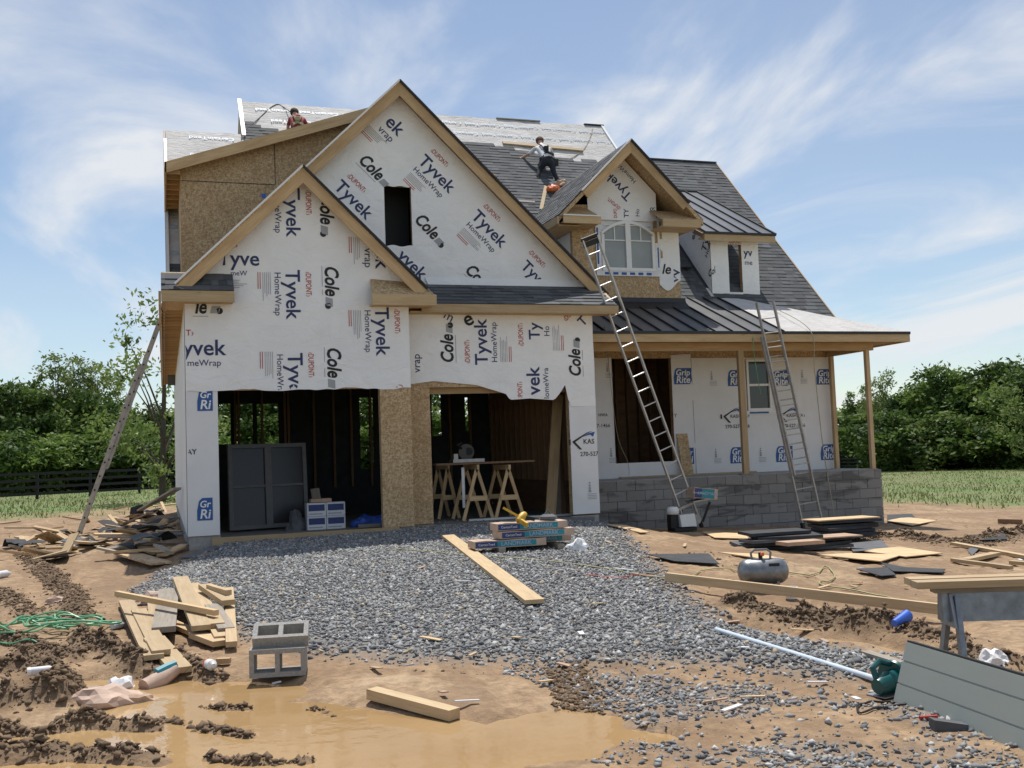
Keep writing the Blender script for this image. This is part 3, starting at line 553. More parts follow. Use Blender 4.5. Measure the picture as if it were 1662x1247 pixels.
# printed marks on the grey wrap
def grip(sh, y, px, py, cut=False):
    o, surf = sh; c = B(px, py, y=y); u, v = map(np.array, uvdir(0)); n = np.array([0, -1., 0])
    w, h = (.44, .36); sx_ = .03
    pts = [(-w/2+.05+sx_, h/2), (w/2, h/2), (w/2, -h/2+.08), (w/2-.05, -h/2), (-w/2, -h/2), (-w/2, -.02), (-w/2+sx_, h/2-.05)]
    if cut: pts = [(min(a, .02), b_) for a, b_ in pts]
    mb = MB(); mb.face([surf(c+u*a+v*b_, 0) for a, b_ in pts]); mb.build('printed_mark', 'ink_blue', o)
    s1, s2 = ('Gr', 'Ri') if cut else ('Grip', 'Rite')
    dx = -.1 if cut else 0
    for s_, dz in ((s1, .075), (s2, -.085)):
        q = surf(c, 0); letter(s_, .2, (q[0]+dx, q[1]-.004, c[2]+dz), u, v, o, 'ink_white', .02, .15, None, 0, .34*(.5 if cut else 1))
def kashway(sh, y, px, py, s1='KASHWAY', s2='270-527-1466', mark=True):
    o, surf = sh; c = B(px, py, y=y); u, v = map(np.array, uvdir(0)); q = surf(c, 0)
    letter(s1, .15, (q[0]+.13*(s1 == 'KASHWAY'), q[1], c[2]), u, v, o, 'ink_black', .012, 0, None, 0, .5*len(s1)/7)
    letter(s2, .16, (q[0]+.05*(s1 == 'KASHWAY'), q[1], c[2]-.23), u, v, o, 'ink_black', .008, 0, None, 0, .62*len(s2)/12)
    if mark:
        def blob(pts, m_): mb = MB(); mb.face([(q[0]+a, q[1]-.002, c[2]+b_) for a, b_ in pts]); mb.build('printed_mark', m_, o)
        x0 = -.30 if s1 == 'KASHWAY' else -.33
        blob([(x0-.07, -.05), (x0-.03, -.05), (x0-.03, .05), (x0-.07, .05)], 'ink_black'); blob([(x0, 0), (x0+.14, -.14), (x0+.19, -.14), (x0+.05, .01)], 'ink_black'); blob([(x0, .01), (x0+.3, .17), (x0+.42, .20), (x0+.3, .15), (x0+.06, .0)], 'ink_black'); blob([(x0+.2, .09), (x0+.33, .155), (x0+.46, .18), (x0+.42, .09), (x0+.36, .13)], 'ink_blue')
def dots(sh, y, px, py):
    o, surf = sh; c = B(px, py, y=y); mb = MB()
    for i in range(4):
        r = .03-.004*i; mb.face([surf(c+np.array([r*math.cos(t), 0, .05*i+r*math.sin(t)]), 0) for t in np.linspace(0, 6.28, 9)[:-1]])
    for i in range(4): mb.face([surf(c+np.array(q), 0) for q in ((-.05, 0, -.06-.03*i), (.13, 0, -.06-.03*i), (.13, 0, -.05-.03*i), (-.05, 0, -.05-.03*i))])
    mb.build('small_print', 'ink_grey', o)
grip(T2, 0, 343, 649, True); grip(T2, 0, 343, 826, True); word(T2, 0, 311, 734, 'AY', 0, 'ink_black', .16, .012, .15)
kashway(T4, .4, 955, 717, 'KAS', '270-527'); dots(T4, .4, 957, 797)
# ---- big gable
bA, bpk, bw_ = 3.87, 8.40, .985
zbg = lambda x: bpk-abs(x-bA)*bw_-.14
mb = MB(); hx0, hx1, hz0, hz1 = 3.57, 4.10, 5.36, 6.52
for pl in ([( -.1, 4.2), (hx0, 4.2), (hx0, zbg(hx0)), (-.1, zbg(-.1))], [(hx0, 4.2), (hx1, 4.2), (hx1, hz0), (hx0, hz0)], [(hx0, hz1), (hx1, hz1), (hx1, zbg(hx1)), (bA, zbg(bA)), (hx0, zbg(hx0))], [(hx1, 4.2), (7.7, 4.2), (7.7, zbg(7.7)), (hx1, zbg(hx1))]): mb.prism([(a, 1.2, b_) for a, b_ in pl], (0, .12, 0))
mb.build('main_gable_wall', 'osb', H)
T5 = wrap_sheet('house_wrap', [(.3, hx0+.01, K(4.6), lambda x: zbg(x)-.01), (hx0+.01, hx1-.01, K(4.6), lambda x: hz0+.02+.015*math.sin(x*19)), (hx0+.01, hx1-.01, lambda x: hz1-.02+.012*math.sin(x*23), lambda x: zbg(x)-.01), (hx1-.01, 7.62, K(4.62), lambda x: max(4.63, zbg(x)-.01))], 1.2, seed=12.)
mb = MB(); mb.box(hx0-.1, hx1+.1, 1.9, 1.95, hz0-.2, hz1+.2); mb.build('shade_backing', 'black', H)  # black sheet stands in for the unlit space behind the gable opening
Y3 = 1.2
for px, py, ty, hw, dp in ((708, 283, 'Tyvek', 'HomeWrap', True), (793, 372, 'Tyvek', 'HomeWrap', True), (862, 442, 'Tyv', None, True), (640, 205, 'ek', 'vrap', False), (573, 325, 'Tyvek', None, True), (662, 424, 'Tyvek', None, False)): unit(T5, Y3, px, py, -45, ty, hw, dp, hw is not None)
for px, py in ((602, 272), (692, 368)): cole(T5, Y3, px, py, -45)
cole(T5, Y3, 768, 444, -45, 'Co', .26)
# ---- roofs
def roof_slab(name, poly, th, mat_='osb', parent=H): mb = MB(); mb.prism(poly, (0, 0, -th)); return mb.build(name, mat_, parent)
def shingles(parent, O, U, Vv, region, exp=.145, w=.3, name='shingle', single=False, mat_='shingle', th=.008):
    """courses laid up direction Vv from origin O along U; region(a,b) says where"""
    U = np.array(U, float); Vv = np.array(Vv, float); n = np.cross(U, Vv); n /= np.linalg.norm(n); n = n if n[2] > 0 else -n; mb = MB(); cnt = 0
    (a0, a1), (b0, b1), ok = region
    nb = int((b1-b0)/exp+.5)
    for j in range(nb):
        b_ = b0+j*exp; a = a0-random.random()*w
        while a < a1:
            ww = w*random.uniform(.35, 1.1); l_, r_ = max(a, a0), min(a+ww, a1); a += ww
            if r_-l_ < .02 or not ok((l_+r_)/2, b_+exp/2): continue
            h = th*random.uniform(.7, 2.0); e = exp+.03
            q = lambda aa, bb, hh: O+U*aa+Vv*bb+n*hh
            t = random.random()*.75+.12*random.random()
            c = [q(l_, b_, .002), q(r_, b_, .002), q(r_, b_+e, .001), q(l_, b_+e, .001), q(l_, b_, h+.004), q(r_, b_, h+.004), q(r_, b_+e, .004), q(l_, b_+e, .004)]
            if single: m1 = MB(); m1.hexa(c, tone=t); m1.build(name, mat_, parent)
            else: mb.hexa(c, tone=t)
            cnt += 1
    if not single and cnt: stuff(mb.build('shingles', mat_, parent))
    return cnt
# main roof: front plane z = y + 1.1, three widths
r2 = math.sqrt(.5)
mainp = lambda x, y, h=0: (x, y-h*r2, y+1.1+h*r2)
xl, xr, yw, cxl, cxr, yc = -.22, 14.73, 8.45, 1.62, 11.79, 9.70
mr_ = roof_slab('main_roof', [mainp(7.4, 2.9), mainp(xr, 2.9), mainp(xr, yw), mainp(cxr, yw), mainp(cxr, yc), mainp(cxl, yc), mainp(cxl, yw), mainp(xl, yw), mainp(xl, 3.95), mainp(7.4, 3.95)], .16)
mb = MB()
for x0, x1, yr in ((xl, cxl, yw), (cxr, xr, yw), (cxl, cxr, yc)):
    z0 = yr+1.1; mb.prism([(x0, yr+.005, z0), (x1, yr+.005, z0), (x1, yr+5.6, z0-5.6), (x0, yr+5.6, z0-5.6)], (0, 0, -.16))
mb.build('rear_roof', 'shingle', H)
mb = MB()
for x0 in (cxl+.002, cxr-.062): mb.prism([(x0, yw, yw+.95), (x0, yc, yc+1.0), (x0, yc+2, yc-1.2), (x0, yw+.2, yw+.6)], (.06, 0, 0))
mb.build('roof_step_wall', 'osb', H)
# underlayment on the open part of the main plane
def uw(x, y, s): return .018*mn.noise(Vector((x*.8, y*2.2, s)))+.012*mn.noise(Vector((x*2.5+y, y*5, s+3)))
def under(name, x0, x1, y0, y1, s, h=.02):
    mb = MB(); n = int((x1-x0)/.12)+1; k = int((y1-y0)/.1)+1
    P = lambda i, j: mainp(x0+(x1-x0)*i/n, y0+(y1-y0)*j/k, h+.012+uw(x0+(x1-x0)*i/n, y0+(y1-y0)*j/k, s))
    for i in range(n):
        for j in range(k): mb.face([P(i, j), P(i+1, j), P(i+1, j+1), P(i, j+1)])
    return mb.build(name, 'underlay', H, smooth=True)
un1 = under('underlayment', xl+.01, cxl-.01, 4.0, yw-.01, 2); un2 = under('underlayment', cxl+.01, cxr-.01, 7.2, yc-.005, 5)
def ct(par, x, y, s='CertainTeed', L_=1.0, h=.055):
    letter(s, .2, mainp(x, y, h), (-1, 0, 0), (0, -r2, -r2), par, 'ink_paleblue', .012, 0, None, 0, L_)
for i, y_ in enumerate((9.40, 9.0)):
    for k in range(9): ct(un2, 2.5+k*1.12+.35*(i % 2), y_)
for y_ in (8.2, 7.6, 7.2): ct(un1, .85 if y_ != 7.2 else .3, y_, 'CertainTeed', 1.05)
for y_ in (6.2, 5.4, 4.7): ct(un1, -.09, y_, 'C', .14)
# shingled part of the main plane
def step_edge(a, lo, hi, s): return lo+(hi-lo)*vn(np.array([math.floor(a/.45)*.37]), np.array([s]))[0]
Om = arr(0, 2.9, 4.0); up = (0, r2, r2); sc_ = 1/r2
def okmain(a, b_):
    y = 2.9+b_*r2
    if a > cxr-.02: return True
    if a > 10.6: return y < 8.25-.25*math.floor((a-10.6)/.35)*.35
    if a > 5.4: return y < (8.62 if a < 8.2 else 8.5-.09*math.floor((a-8.2)/.5))
    return False
shingles(mr_, Om+arr(0, 0, 0)+arr(0, -r2, r2)*.036, (1, 0, 0), up, ((5.4, cxr-.03), (0, 8.4), lambda a, b_: okmain(a, b_)), w=.32)
shingles(mr_, Om+arr(0, -r2, r2)*.004, (1, 0, 0), up, ((cxr, xr+.02), (0, (yw-2.9)/r2), lambda a, b_: True), w=.32)
def oksh(a, b_): return 2.9+b_*r2 < 8.45+.55*max(0, 1-(a-cxl)/1.2)-.0*a
shingles(mr_, Om+arr(0, -r2, r2)*.036, (1, 0, 0), up, ((cxl, 4.6), (6.6, 9.6), oksh), w=.32)
shingles(mr_, Om+arr(0, -r2, r2)*.036, (1, 0, 0), up, ((xl-.01, .2), (1.4, 2.1), lambda a, b_: True), w=.3)
# metal drip edges along the open rakes, ridge caps
mb = MB(); mb.bar(mainp(xl-.005, 4.1, .05), mainp(xl-.005, yw-.4, .05), .06, .09, (0, -1, 1)); mb.build('drip_edge', 'white_trim', H)
mb = MB(); mb.bar(mainp(cxl, yw-.1, .05), mainp(cxl, yc, .05), .09, .09, (0, -1, 1)); mb.build('drip_edge', 'white_trim', H)
mb = MB(); mb.bar(mainp(cxr, yw-.4, .05), mainp(cxr, yc, .05), .06, .05, (0, -1, 1)); mb.build('drip_edge', 'white_trim', H)
mb = MB(); mb.bar((xl-.03, 4.0, 5.02), (xl-.03, yw, 9.47), .03, .18, (0, -1, 1)); mb.build('rake_board', 'lumber', H)
mb = MB(); mb.bar((xr+.02, 2.9, 3.93), (xr+.02, yw, 9.48), .03, .16, (0, -1, 1)); mb.build('rake_board', 'lumber', H)
mb = MB(); mb.bar((12.0, yw, yw+1.115), (xr+.03, yw, yw+1.115), .12, .03); mb.build('ridge_cap', 'shingle', H)
mb = MB(); mb.bar((8.6, yc-.02, yc+1.14), (9.9, yc-.02, yc+1.14), .08, .03); mb.build('ridge_strip', 'lumber_grey', H)
mb = MB(); mb.bar((11.25, yc-.02, yc+1.14), (11.85, yc-.02, yc+1.14), .10, .04); mb.build('ridge_cap', 'felt', H)
# ---- gable roofs facing -Y : two slabs, rake boards, soffit edge
def gable_roof(nm, ax, az, xl_, xr_, pit, y0, yb, rake_y, rl, rr, lay='felt', roofmat='osb', depth=.19):
    zl, zr = az-(ax-xl_)*pit, az-(xr_-ax)*pit
    a = roof_slab(nm, [(xl_, y0, zl), (ax, y0, az), (ax, yb, az), (xl_, yb, zl)], .11, roofmat); c = roof_slab(nm, [(ax+.002, y0, az), (xr_, y0, zr), (xr_, yb, zr), (ax+.002, yb, az)], .11, roofmat)
    k = 1/math.hypot(1, pit)
    for sx_, ex in ((-1, rl), (1, rr)):
        e = arr(ex, rake_y, az-abs(ex-ax)*pit); t = arr(ax, rake_y, az); n = arr(sx_*pit*k, 0, k); dn = -n*depth/2
        # plumb cut at the apex, square at the foot
        p1, p2 = t.copy(), e.copy(); q1 = t-arr(0, 0, depth/k); q2 = e-n*depth
        q1 = arr(ax, rake_y, az-depth/k)
        poly = [p1-arr(0, 0, .02), p2-n*.02, q2, q1]; mb = MB(); o_ = arr(0, .04, 0); P_ = [v for v in poly]
        d_ = (p2-p1); d_ /= np.linalg.norm(d_); uvp = [((v-p1)@d_, (v-p1)@n) for v in poly]
        mb.face(P_ if sx_ < 0 else P_[::-1], uvp if sx_ < 0 else uvp[::-1]); R_ = [v+o_ for v in P_]; mb.face(R_[::-1] if sx_ < 0 else R_, uvp[::-1] if sx_ < 0 else uvp)
        for i in range(4): j = (i+1) % 4; mb.face([P_[i], R_[i], R_[j], P_[j]], [uvp[i], uvp[i], uvp[j], uvp[j]])
        mb.build('rake_board', 'lumber', H)
        # roofing edge proud of the rake: pale drip edge and dark shingle ends
        mb = MB(); mb.bar(t+arr(0, -.02, .02)+n*.0, e+arr(0, -.02, 0)+n*.02, .06, .03, n); mb.build('roof_edge', 'white_trim' if sx_ < 0 else 'felt', H)
        xe = xl_ if sx_ < 0 else xr_; mb = MB(); mb.bar(arr(ax, (y0+yb)/2, az)+n*.012, arr(xe, (y0+yb)/2, az-abs(xe-ax)*pit)+n*.012, yb-y0-.02, .02, n); mb.build('roof_covering', 'shingle', H)
    return a, c
gable_roof('garage_roof', bA, bpk, -.12, 7.86, .985, .93, 7.3, .9, -.1, 7.86)
gable_roof('gable_roof', gA, gpk, gL+.05, gR-.05, .985, -.27, 1.19, -.3, -.14, 3.97)
# garage left eave running to the back, seen from below
ev = slab('eave_soffit', [(-.36, .0, .75, 17.8, 4.16, 4.2)], 'lumber')
mb = MB(); mb.box(-.40, -.362, -.3, 17.8, 4.02, 4.24); mb.build('fascia_board', 'lumber', H)
mb = MB(); mb.box(-.33, -.30, .6, 17.6, 4.07, 4.155); mb.build('ledger', 'lumber', H)
lk = MB(); lk.box(-.36, 0, -.02, .02, 0, .1); lo = lk.build('lookout', 'lumber', H); lo.location = (0, .9, 4.055)
for y_ in np.arange(1.3, 17.6, .42): piece('lookout', lo.data, H, (0, y_, 4.055))
mb = MB(); mb.prism([(-.36, .76, 4.2), (-.36, 17.8, 4.2), (.4, 17.8, 4.96), (.4, .76, 4.96)], (0, 0, -.02)); mb.build('eave_roof', 'osb', H)
# little shingled return on the left foot of the small gable
rt = roof_slab('eave_return', [(-.36, -.36, 4.24), (.76, -.36, 4.24), (.62, -.0, 4.60), (-.36, -.0, 4.60)], .06, 'osb'); shingles(rt, arr(-.36, -.36, 4.245), (1, 0, 0), (0, .707, .707), ((0, 1.12), (0, .5), lambda a, b_: True), w=.28, single=True, th=.012)
mb = MB(); mb.box(-.358, .76, -.40, -.362, 4.06, 4.235); mb.build('fascia_board', 'lumber_pale', H)
slab('return_soffit', [(-.35, .75, -.36, .75, 4.08, 4.10)], 'lumber')
mb = MB(); mb.prism([(3.0, -.36, 4.22), (4.10, -.36, 4.22), (3.95, -.0, 4.50), (3.05, -.0, 4.56)], (0, 0, -.03)); mb.build('eave_return', 'osb', H)
mb = MB(); mb.box(3.0, 4.11, -.40, -.362, 4.04, 4.225); mb.build('fascia_board', 'lumber_pale', H); slab('return_soffit', [(3.02, 4.1, -.36, .0, 4.06, 4.08), (3.72, 4.1, .0, .38, 4.06, 4.08)], 'lumber')
# shingled skirt over the right bay
sk = roof_slab('skirt_roof', [(3.75, .08, 4.14), (7.70, .08, 4.14), (7.86, 1.2, 4.68), (3.75, 1.2, 4.68)], .05); L_ = math.hypot(1.12, .54); shingles(sk, arr(3.9, .07, 4.143), (1, 0, 0), (0, 1.12/L_, .54/L_), ((0, 3.8), (0, L_-.05), lambda a, b_: True), exp=.19, w=.34, single=True, th=.012)
mb = MB(); mb.bar((3.95, .06, 4.06), (7.70, .06, 4.06), .04, .15); mb.build('fascia_board', 'lumber_pale', H); slab('skirt_soffit', [(3.75, 7.68, .08, .385, 3.99, 4.01)], 'lumber')
mb = MB(); mb.prism([(4.35, 1.13, 4.66), (7.62, 1.13, 4.66), (7.55, 1.165, 4.80), (4.3, 1.165, 4.80)], (0, -.004, 0)); mb.build('wrap_flap', 'wrap', H)
# ---- shed dormer on the left slope: OSB cheek, sloping rake board
sA, sB_ = B(270, 262, y=2.6), B(585, 178, y=2.6); ss = (sB_[2]-sA[2])/(sB_[0]-sA[0]); zsh = lambda x: sA[2]+(x-sA[0])*ss
roof_slab('shed_roof', [(-.25, 2.64, zsh(-.25)), (4.1, 2.64, zsh(4.1)), (4.1, 7.4, zsh(4.1)), (-.25, 5.9, zsh(-.25))], .1)
mb = MB(); mb.prism([(-.26, 2.6, zsh(-.26)), (4.0, 2.6, zsh(4.0)), (4.0, 2.6, zsh(4.0)-.21), (-.26, 2.6, zsh(-.26)-.21)], (0, .04, 0)); mb.F and None; o_ = mb.build('rake_board', 'lumber', H)
uvd = o_.data.uv_layers[0].data
for p_ in o_.data.polygons:
    for li in p_.loop_indices: c = o_.data.vertices[o_.data.loops[li].vertex_index].co; uvd[li].uv = (c.x*1.07, c.z-ss*c.x)
mb = MB(); mb.prism([(.02, 2.9, 4.4), (3.8, 2.9, 4.4), (3.8, 2.9, zsh(3.8)-.1), (.02, 2.9, zsh(.02)-.1)], (0, .1, 0)); ck = mb.build('cheek_wall', 'osb', H)
slab('dormer_wall', [(.015, .1, 3.02, 5.9, 4.4, zsh(0)-.11)], 'osb')
for x_, z0, z1, hor in ((1.78, zsh(0)-.35, zsh(1.78)-.14, 0), (.03, zsh(0)-.36, 0, 1)):
    mb = MB(); mb.box(x_, x_+.012, 2.893, 2.897, z0, z1) if not hor else mb.box(.03, 1.78, 2.893, 2.897, z0, z0+.012); mb.build('panel_joint', 'ink_black', ck)
mb = MB(); mb.box(-.27, -.235, 2.6, 5.8, zsh(-.25)-.22, zsh(-.25)); mb.build('fascia_board', 'lumber', H)
for y_ in np.arange(2.75, 5.7, .4): mb = MB(); mb.box(-.234, .012, y_-.02, y_+.02, zsh(-.1)-.24, zsh(-.1)-.12); mb.build('lookout', 'lumber', H)
mb = MB(); c_ = B(428, 318, y=2.89); mb.box(c_[0]-.04, c_[0]+.04, 2.885, 2.889, c_[2]-.04, c_[2]+.04); mb.build('label_tag', 'blue_bright', ck)
# ================================================================== FRONT WALL UNDER THE PORCH
YW = 3.1
ox0, oz1 = B(990, 582, y=YW)[[0, 2]]; ox1, oz0 = B(1097, 750, y=YW)[[0, 2]]
wx0, wz1 = B(1209, 584, y=YW)[[0, 2]]; wx1, wz0 = B(1252, 666, y=YW)[[0, 2]]
holes = [(ox0, ox1, oz0, oz1), (wx0, wx1, wz0, wz1)]
holes_wall('front_wall', 7.3, 14.448, .3, 4.3, YW, YW+.15, holes, 'osb')
hz = 3.44
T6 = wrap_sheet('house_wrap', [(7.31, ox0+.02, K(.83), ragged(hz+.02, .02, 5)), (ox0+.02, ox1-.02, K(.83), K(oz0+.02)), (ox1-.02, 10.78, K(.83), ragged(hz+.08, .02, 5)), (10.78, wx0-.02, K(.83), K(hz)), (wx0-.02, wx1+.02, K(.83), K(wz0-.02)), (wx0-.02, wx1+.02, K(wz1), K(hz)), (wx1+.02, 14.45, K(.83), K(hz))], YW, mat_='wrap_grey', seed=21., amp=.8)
mb = MB(); mb.box(10.775, 10.79, YW-.026, YW-.024, .84, hz+.05); mb.build('wrap_seam', 'ink_grey', T6[0])
for px, py in ((1107, 611), (1194, 614), (1266, 614), (1337, 612), (1198, 739), (1272, 737), (1344, 734)): grip(T6, YW, px, py)
grip(T6, YW, 1124, 740, True)
kashway(T6, YW, 1192, 676); kashway(T6, YW, 1283, 675); kashway(T6, YW, 978, 674, 'HWA', '7-1466', False); word(T6, YW, 1093, 675, 'AY', 0, 'ink_black', .14, .012, .15)
for px, py in ((1154, 615), (1301, 612), (1161, 741), (1234, 739), (985, 602), (991, 740)): dots(T6, YW, px, py)
# inner stud wall seen through the big opening
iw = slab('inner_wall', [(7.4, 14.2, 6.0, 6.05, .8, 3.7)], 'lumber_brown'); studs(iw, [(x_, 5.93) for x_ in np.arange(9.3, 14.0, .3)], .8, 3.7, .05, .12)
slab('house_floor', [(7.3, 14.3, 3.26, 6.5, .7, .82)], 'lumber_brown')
mb = MB(); mb.box(ox1-.22, ox1-.06, YW-.34, YW-.33, oz0-.02, oz0-.015); mb.build('sill_tag', 'ink_blue', H)
# small window
def window(name, x0, x1, z0, z1, y, rails=(.5,), mull=0, fr=.05, pane='pane'):
    mb = MB(); mb.box(x0, x1, y-.04, y+.06, z0, z0+fr); mb.box(x0, x1, y-.04, y+.06, z1-fr, z1); mb.box(x0, x0+fr, y-.04, y+.06, z0+fr, z1-fr); mb.box(x1-fr, x1, y-.04, y+.06, z0+fr, z1-fr)
    w = mb.build(name, 'vinyl', H); mb = MB(); mb.box(x0+fr, x1-fr, y+.01, y+.02, z0+fr, z1-fr); mb.build('pane', pane, w)
    for r_ in rails: zz_ = z0+(z1-z0)*r_; mb = MB(); mb.box(x0+fr, x1-fr, y-.02, y+.009, zz_-.025, zz_+.025); mb.build('sash_rail', 'vinyl', w)
    return w
wn = window('window', wx0, wx1, wz0, wz1, YW-.01, rails=(.5,))
mb = MB(); mb.box(wx0-.05, wx1+.07, YW-.045, YW-.042, wz0-.09, wz0); mb.build('flashing_tape', 'bag_white', wn); mb = MB(); mb.box(wx0+.03, wx1-.1, YW-.048, YW-.046, wz0-.07, wz0-.03); mb.build('printed_mark', 'ink_blue', wn)
# ================================================================== PORCH
PY, PX1, PZ = 1.5, 14.42, .84
core = slab('porch_foundation', [(7.32, PX1-.02, PY+.012, PY+.2, -.8, PZ-.01), (PX1-.21, PX1-.012, PY+.2, 3.1, -.8, PZ-.01)], 'mortar')
bm_ = MB(); bm_.box(.005, .401, -.012, .1, .005, .198); blk = bm_.build('concrete_block', 'block', core); nb = 0; blk.location = (7.34, PY, PZ-.2)
for c_ in range(7):
    z_ = PZ-.2-c_*.203; x_ = 7.34-(.2 if c_ % 2 else 0)
    while x_ < PX1-.05:
        if nb: 
            l_ = max(x_, 7.31); w_ = min(x_+.406, PX1)-l_
            if w_ > .06: piece('concrete_block', blk.data, core, (l_, PY+random.uniform(-.004, .003), z_), (0, 0, random.uniform(-.006, .006)), (w_/.406, 1, 1))
        nb += 1; x_ += .406
    for k in range(4): piece('concrete_block', blk.data, core, (PX1, PY+.1+k*.406-(.2 if c_ % 2 else 0)+.12, z_), (0, 0, math.pi/2))
slab('porch_floor', [(7.31, PX1-.03, PY+.05, 3.08, PZ-.008, PZ+.012)], 'concrete')
slab('sill_plate', [(8.9, 12.2, 2.9, 3.05, PZ+.014, PZ+.04)], 'lumber_pale')
EY, EZ, EXR, PP = 1.15, 3.78, 15.08, .42
zp = lambda y: EZ+PP*(y-EY); YT = 3.79; HX = EXR-(YT-EY)
pr = roof_slab('porch_roof', [(7.35, EY, EZ), (EXR, EY, EZ), (HX, YT, zp(YT)), (7.35, YT, zp(YT))], .04)
mb = MB(); mb.prism([(EXR, EY, EZ), (EXR, 4.2, EZ), (HX+.4, 4.2, zp(YT)), (HX, YT, zp(YT))], (0, 0, -.04)); mb.build('porch_side_roof', 'underlay', H)
# metal pans with raised seams
k_ = math.hypot(1, PP); nrm = arr(0, -PP/k_, 1/k_); pan = .405; xs_ = 7.36
def onp(x, y, h): return arr(x, y, zp(y))+nrm*h
nseam = 0; xend = B(1272, 537, y=EY)[0]
x_ = xend-math.ceil((xend-7.4)/pan)*pan
while x_ < xend-.01:
    a, c = max(x_, 7.37), x_+pan; yt = YT
    mb = MB(); mb.hexa([onp(a, EY-.02, .004), onp(c-.012, EY-.02, .004), onp(c-.012, yt, .004), onp(a, yt, .004), onp(a, EY-.02, .012), onp(c-.012, EY-.02, .012), onp(c-.012, yt, .012), onp(a, yt, .012)])
    o = mb.build('roof_panel', 'metal_roof', pr); mb = MB(); mb.hexa([onp(c-.022, EY-.02, .006), onp(c+.004, EY-.02, .006), onp(c+.004, yt, .006), onp(c-.022, yt, .006), onp(c-.018, EY-.02, .05), onp(c, EY-.02, .05), onp(c, yt, .05), onp(c-.018, yt, .05)]); mb.build('standing_seam', 'dark_trim', pr)
    x_ += pan
def und(x, y): return .010*mn.noise(Vector((x*3, y*3, 4)))+.008*mn.noise(Vector((x*9, y*4, 1)))
mb = MB(); n = 26
for i in range(n):
    for j in range(14):
        def P(i, j):
            y = EY+(YT-.02-EY)*j/14; xa, xb = xend+.01, max(EXR-(y-EY), xend+.012); x = xa+(xb-xa)*i/n; return tuple(onp(x, y, .022+und(x, y)))
        mb.face([P(i, j), P(i+1, j), P(i+1, j+1), P(i, j+1)])
mb.build('underlayment', 'underlay', pr, smooth=True)
mb = MB(); mb.bar((7.36, EY-.035, EZ-.01), (EXR+.01, EY-.035, EZ-.01), .03, .06); mb.build('drip_edge', 'dark_trim', H)
mb = MB(); mb.bar((7.36, EY-.012, EZ-.12), (EXR, EY-.012, EZ-.12), .04, .16); mb.build('fascia_board', 'lumber_pale', H)
mb = MB(); mb.bar((EXR, EY+.01, EZ-.12), (EXR, 4.2, EZ-.12), .04, .16); mb.build('fascia_board', 'lumber', H)
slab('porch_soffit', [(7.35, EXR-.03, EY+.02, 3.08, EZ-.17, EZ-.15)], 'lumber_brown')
mb = MB(); mb.bar((7.35, 1.6, EZ-.25), (14.45, 1.6, EZ-.25), .1, .18); mb.build('porch_beam', 'lumber', H); mb = MB(); mb.bar((14.35, 1.66, EZ-.25), (14.35, 3.08, EZ-.25), .1, .18); mb.build('porch_beam', 'lumber', H)
for px, y_, d in ((1204, 1.6, 1), (1411, 1.6, 0), (1353, 2.95, 0)):
    x_ = B(px, 660, y=y_)[0]; mb = MB(); mb.box(x_-.045, x_+.045, y_-.045, y_+.045, PZ+.013, EZ-.34); po = mb.build('porch_post', 'lumber_pale', H)
    if d: mb = MB(); mb.box(x_+.047, x_+.085, y_-.045, y_+.045, PZ+.05, EZ-.34); mb.build('post_brace', 'lumber_pale', po); mb = MB(); mb.box(x_-.12, x_+.16, y_-.07, y_+.07, PZ+.0125, PZ+.035); mb.build('base_shim', 'lumber_grey', po)
# header band of OSB above the wrap
slab('header_band', [(7.31, 14.44, YW-.012, YW-.002, hz+.03, 3.61)], 'osb')
# ================================================================== ARCHED-WINDOW DORMER
dx0, dx1, dA, dpk = 8.07, 10.62, 9.27, 8.10
zd = lambda x: dpk-abs(x-dA)*1.0-.14
ax0, ax1, az0, az1 = 8.74, 10.02, 5.36, 6.50
mb = MB()
for pl in ([(dx0, 4.3), (ax0, 4.3), (ax0, 6.8), (dx0, 6.8)], [(ax0, 4.3), (ax1, 4.3), (ax1, az0), (ax0, az0)], [(ax1, 4.3), (dx1, 4.3), (dx1, 6.7), (ax1, 6.7)], [(ax0, az1), (ax1, az1), (ax1, zd(ax1)), (dA, zd(dA)), (ax0, zd(ax0))]): mb.prism([(a, YW-.0, c) for a, c in pl], (0, .12, 0))
mb.build('dormer_front_wall', 'osb', H)
slab('dormer_side_wall', [(dx0+.002, dx0+.1, YW+.122, 6.2, 4.3, 6.75)], 'wrap'); slab('dormer_side_wall', [(dx1-.1, dx1, YW+.122, 6.2, 4.3, 6.75)], 'wrap')
T7 = wrap_sheet('house_wrap', [(8.45, ax0, ragged(6.55, .03, 3), lambda x: zd(x)-.02), (ax0, ax1, K(az1-.02), lambda x: zd(x)-.02), (ax1, 10.1, K(6.5), lambda x: zd(x)-.02), (10.1, dx1+.005, lambda x: 5.06+.12*math.sin(x*9), K(6.72))], YW, seed=31.)
word(T7, YW, 1003, 303, 'Tyvek', 135, 'ink_navy', .75, .014, .36); word(T7, YW, 1016, 282, 'HomeWr', 135, 'ink_navy', .55, .002, .2); word(T7, YW, 996, 331, '‹DUPONT›', 140, 'ink_red', .36, .008, .11, stretch=1.5); word(T7, YW, 998, 347, 'DUPO', 90, 'ink_red', .2, .008, .11, stretch=1.5); word(T7, YW, 1016, 347, 'TY', 90, 'ink_navy', .2, .014, .3); word(T7, YW, 1034, 346, 'Ho', 90, 'ink_navy', .16, .002, .2); word(T7, YW, 1063, 345, 'drap', -40, 'ink_navy', .3, .002, .2)
word(T7, YW, 1080, 438, 'le', 0, 'ink_black', .22, .02, .26, .25); word(T7, YW, 1096, 448, 'yv', 90, 'ink_navy', .3, .014, .3)
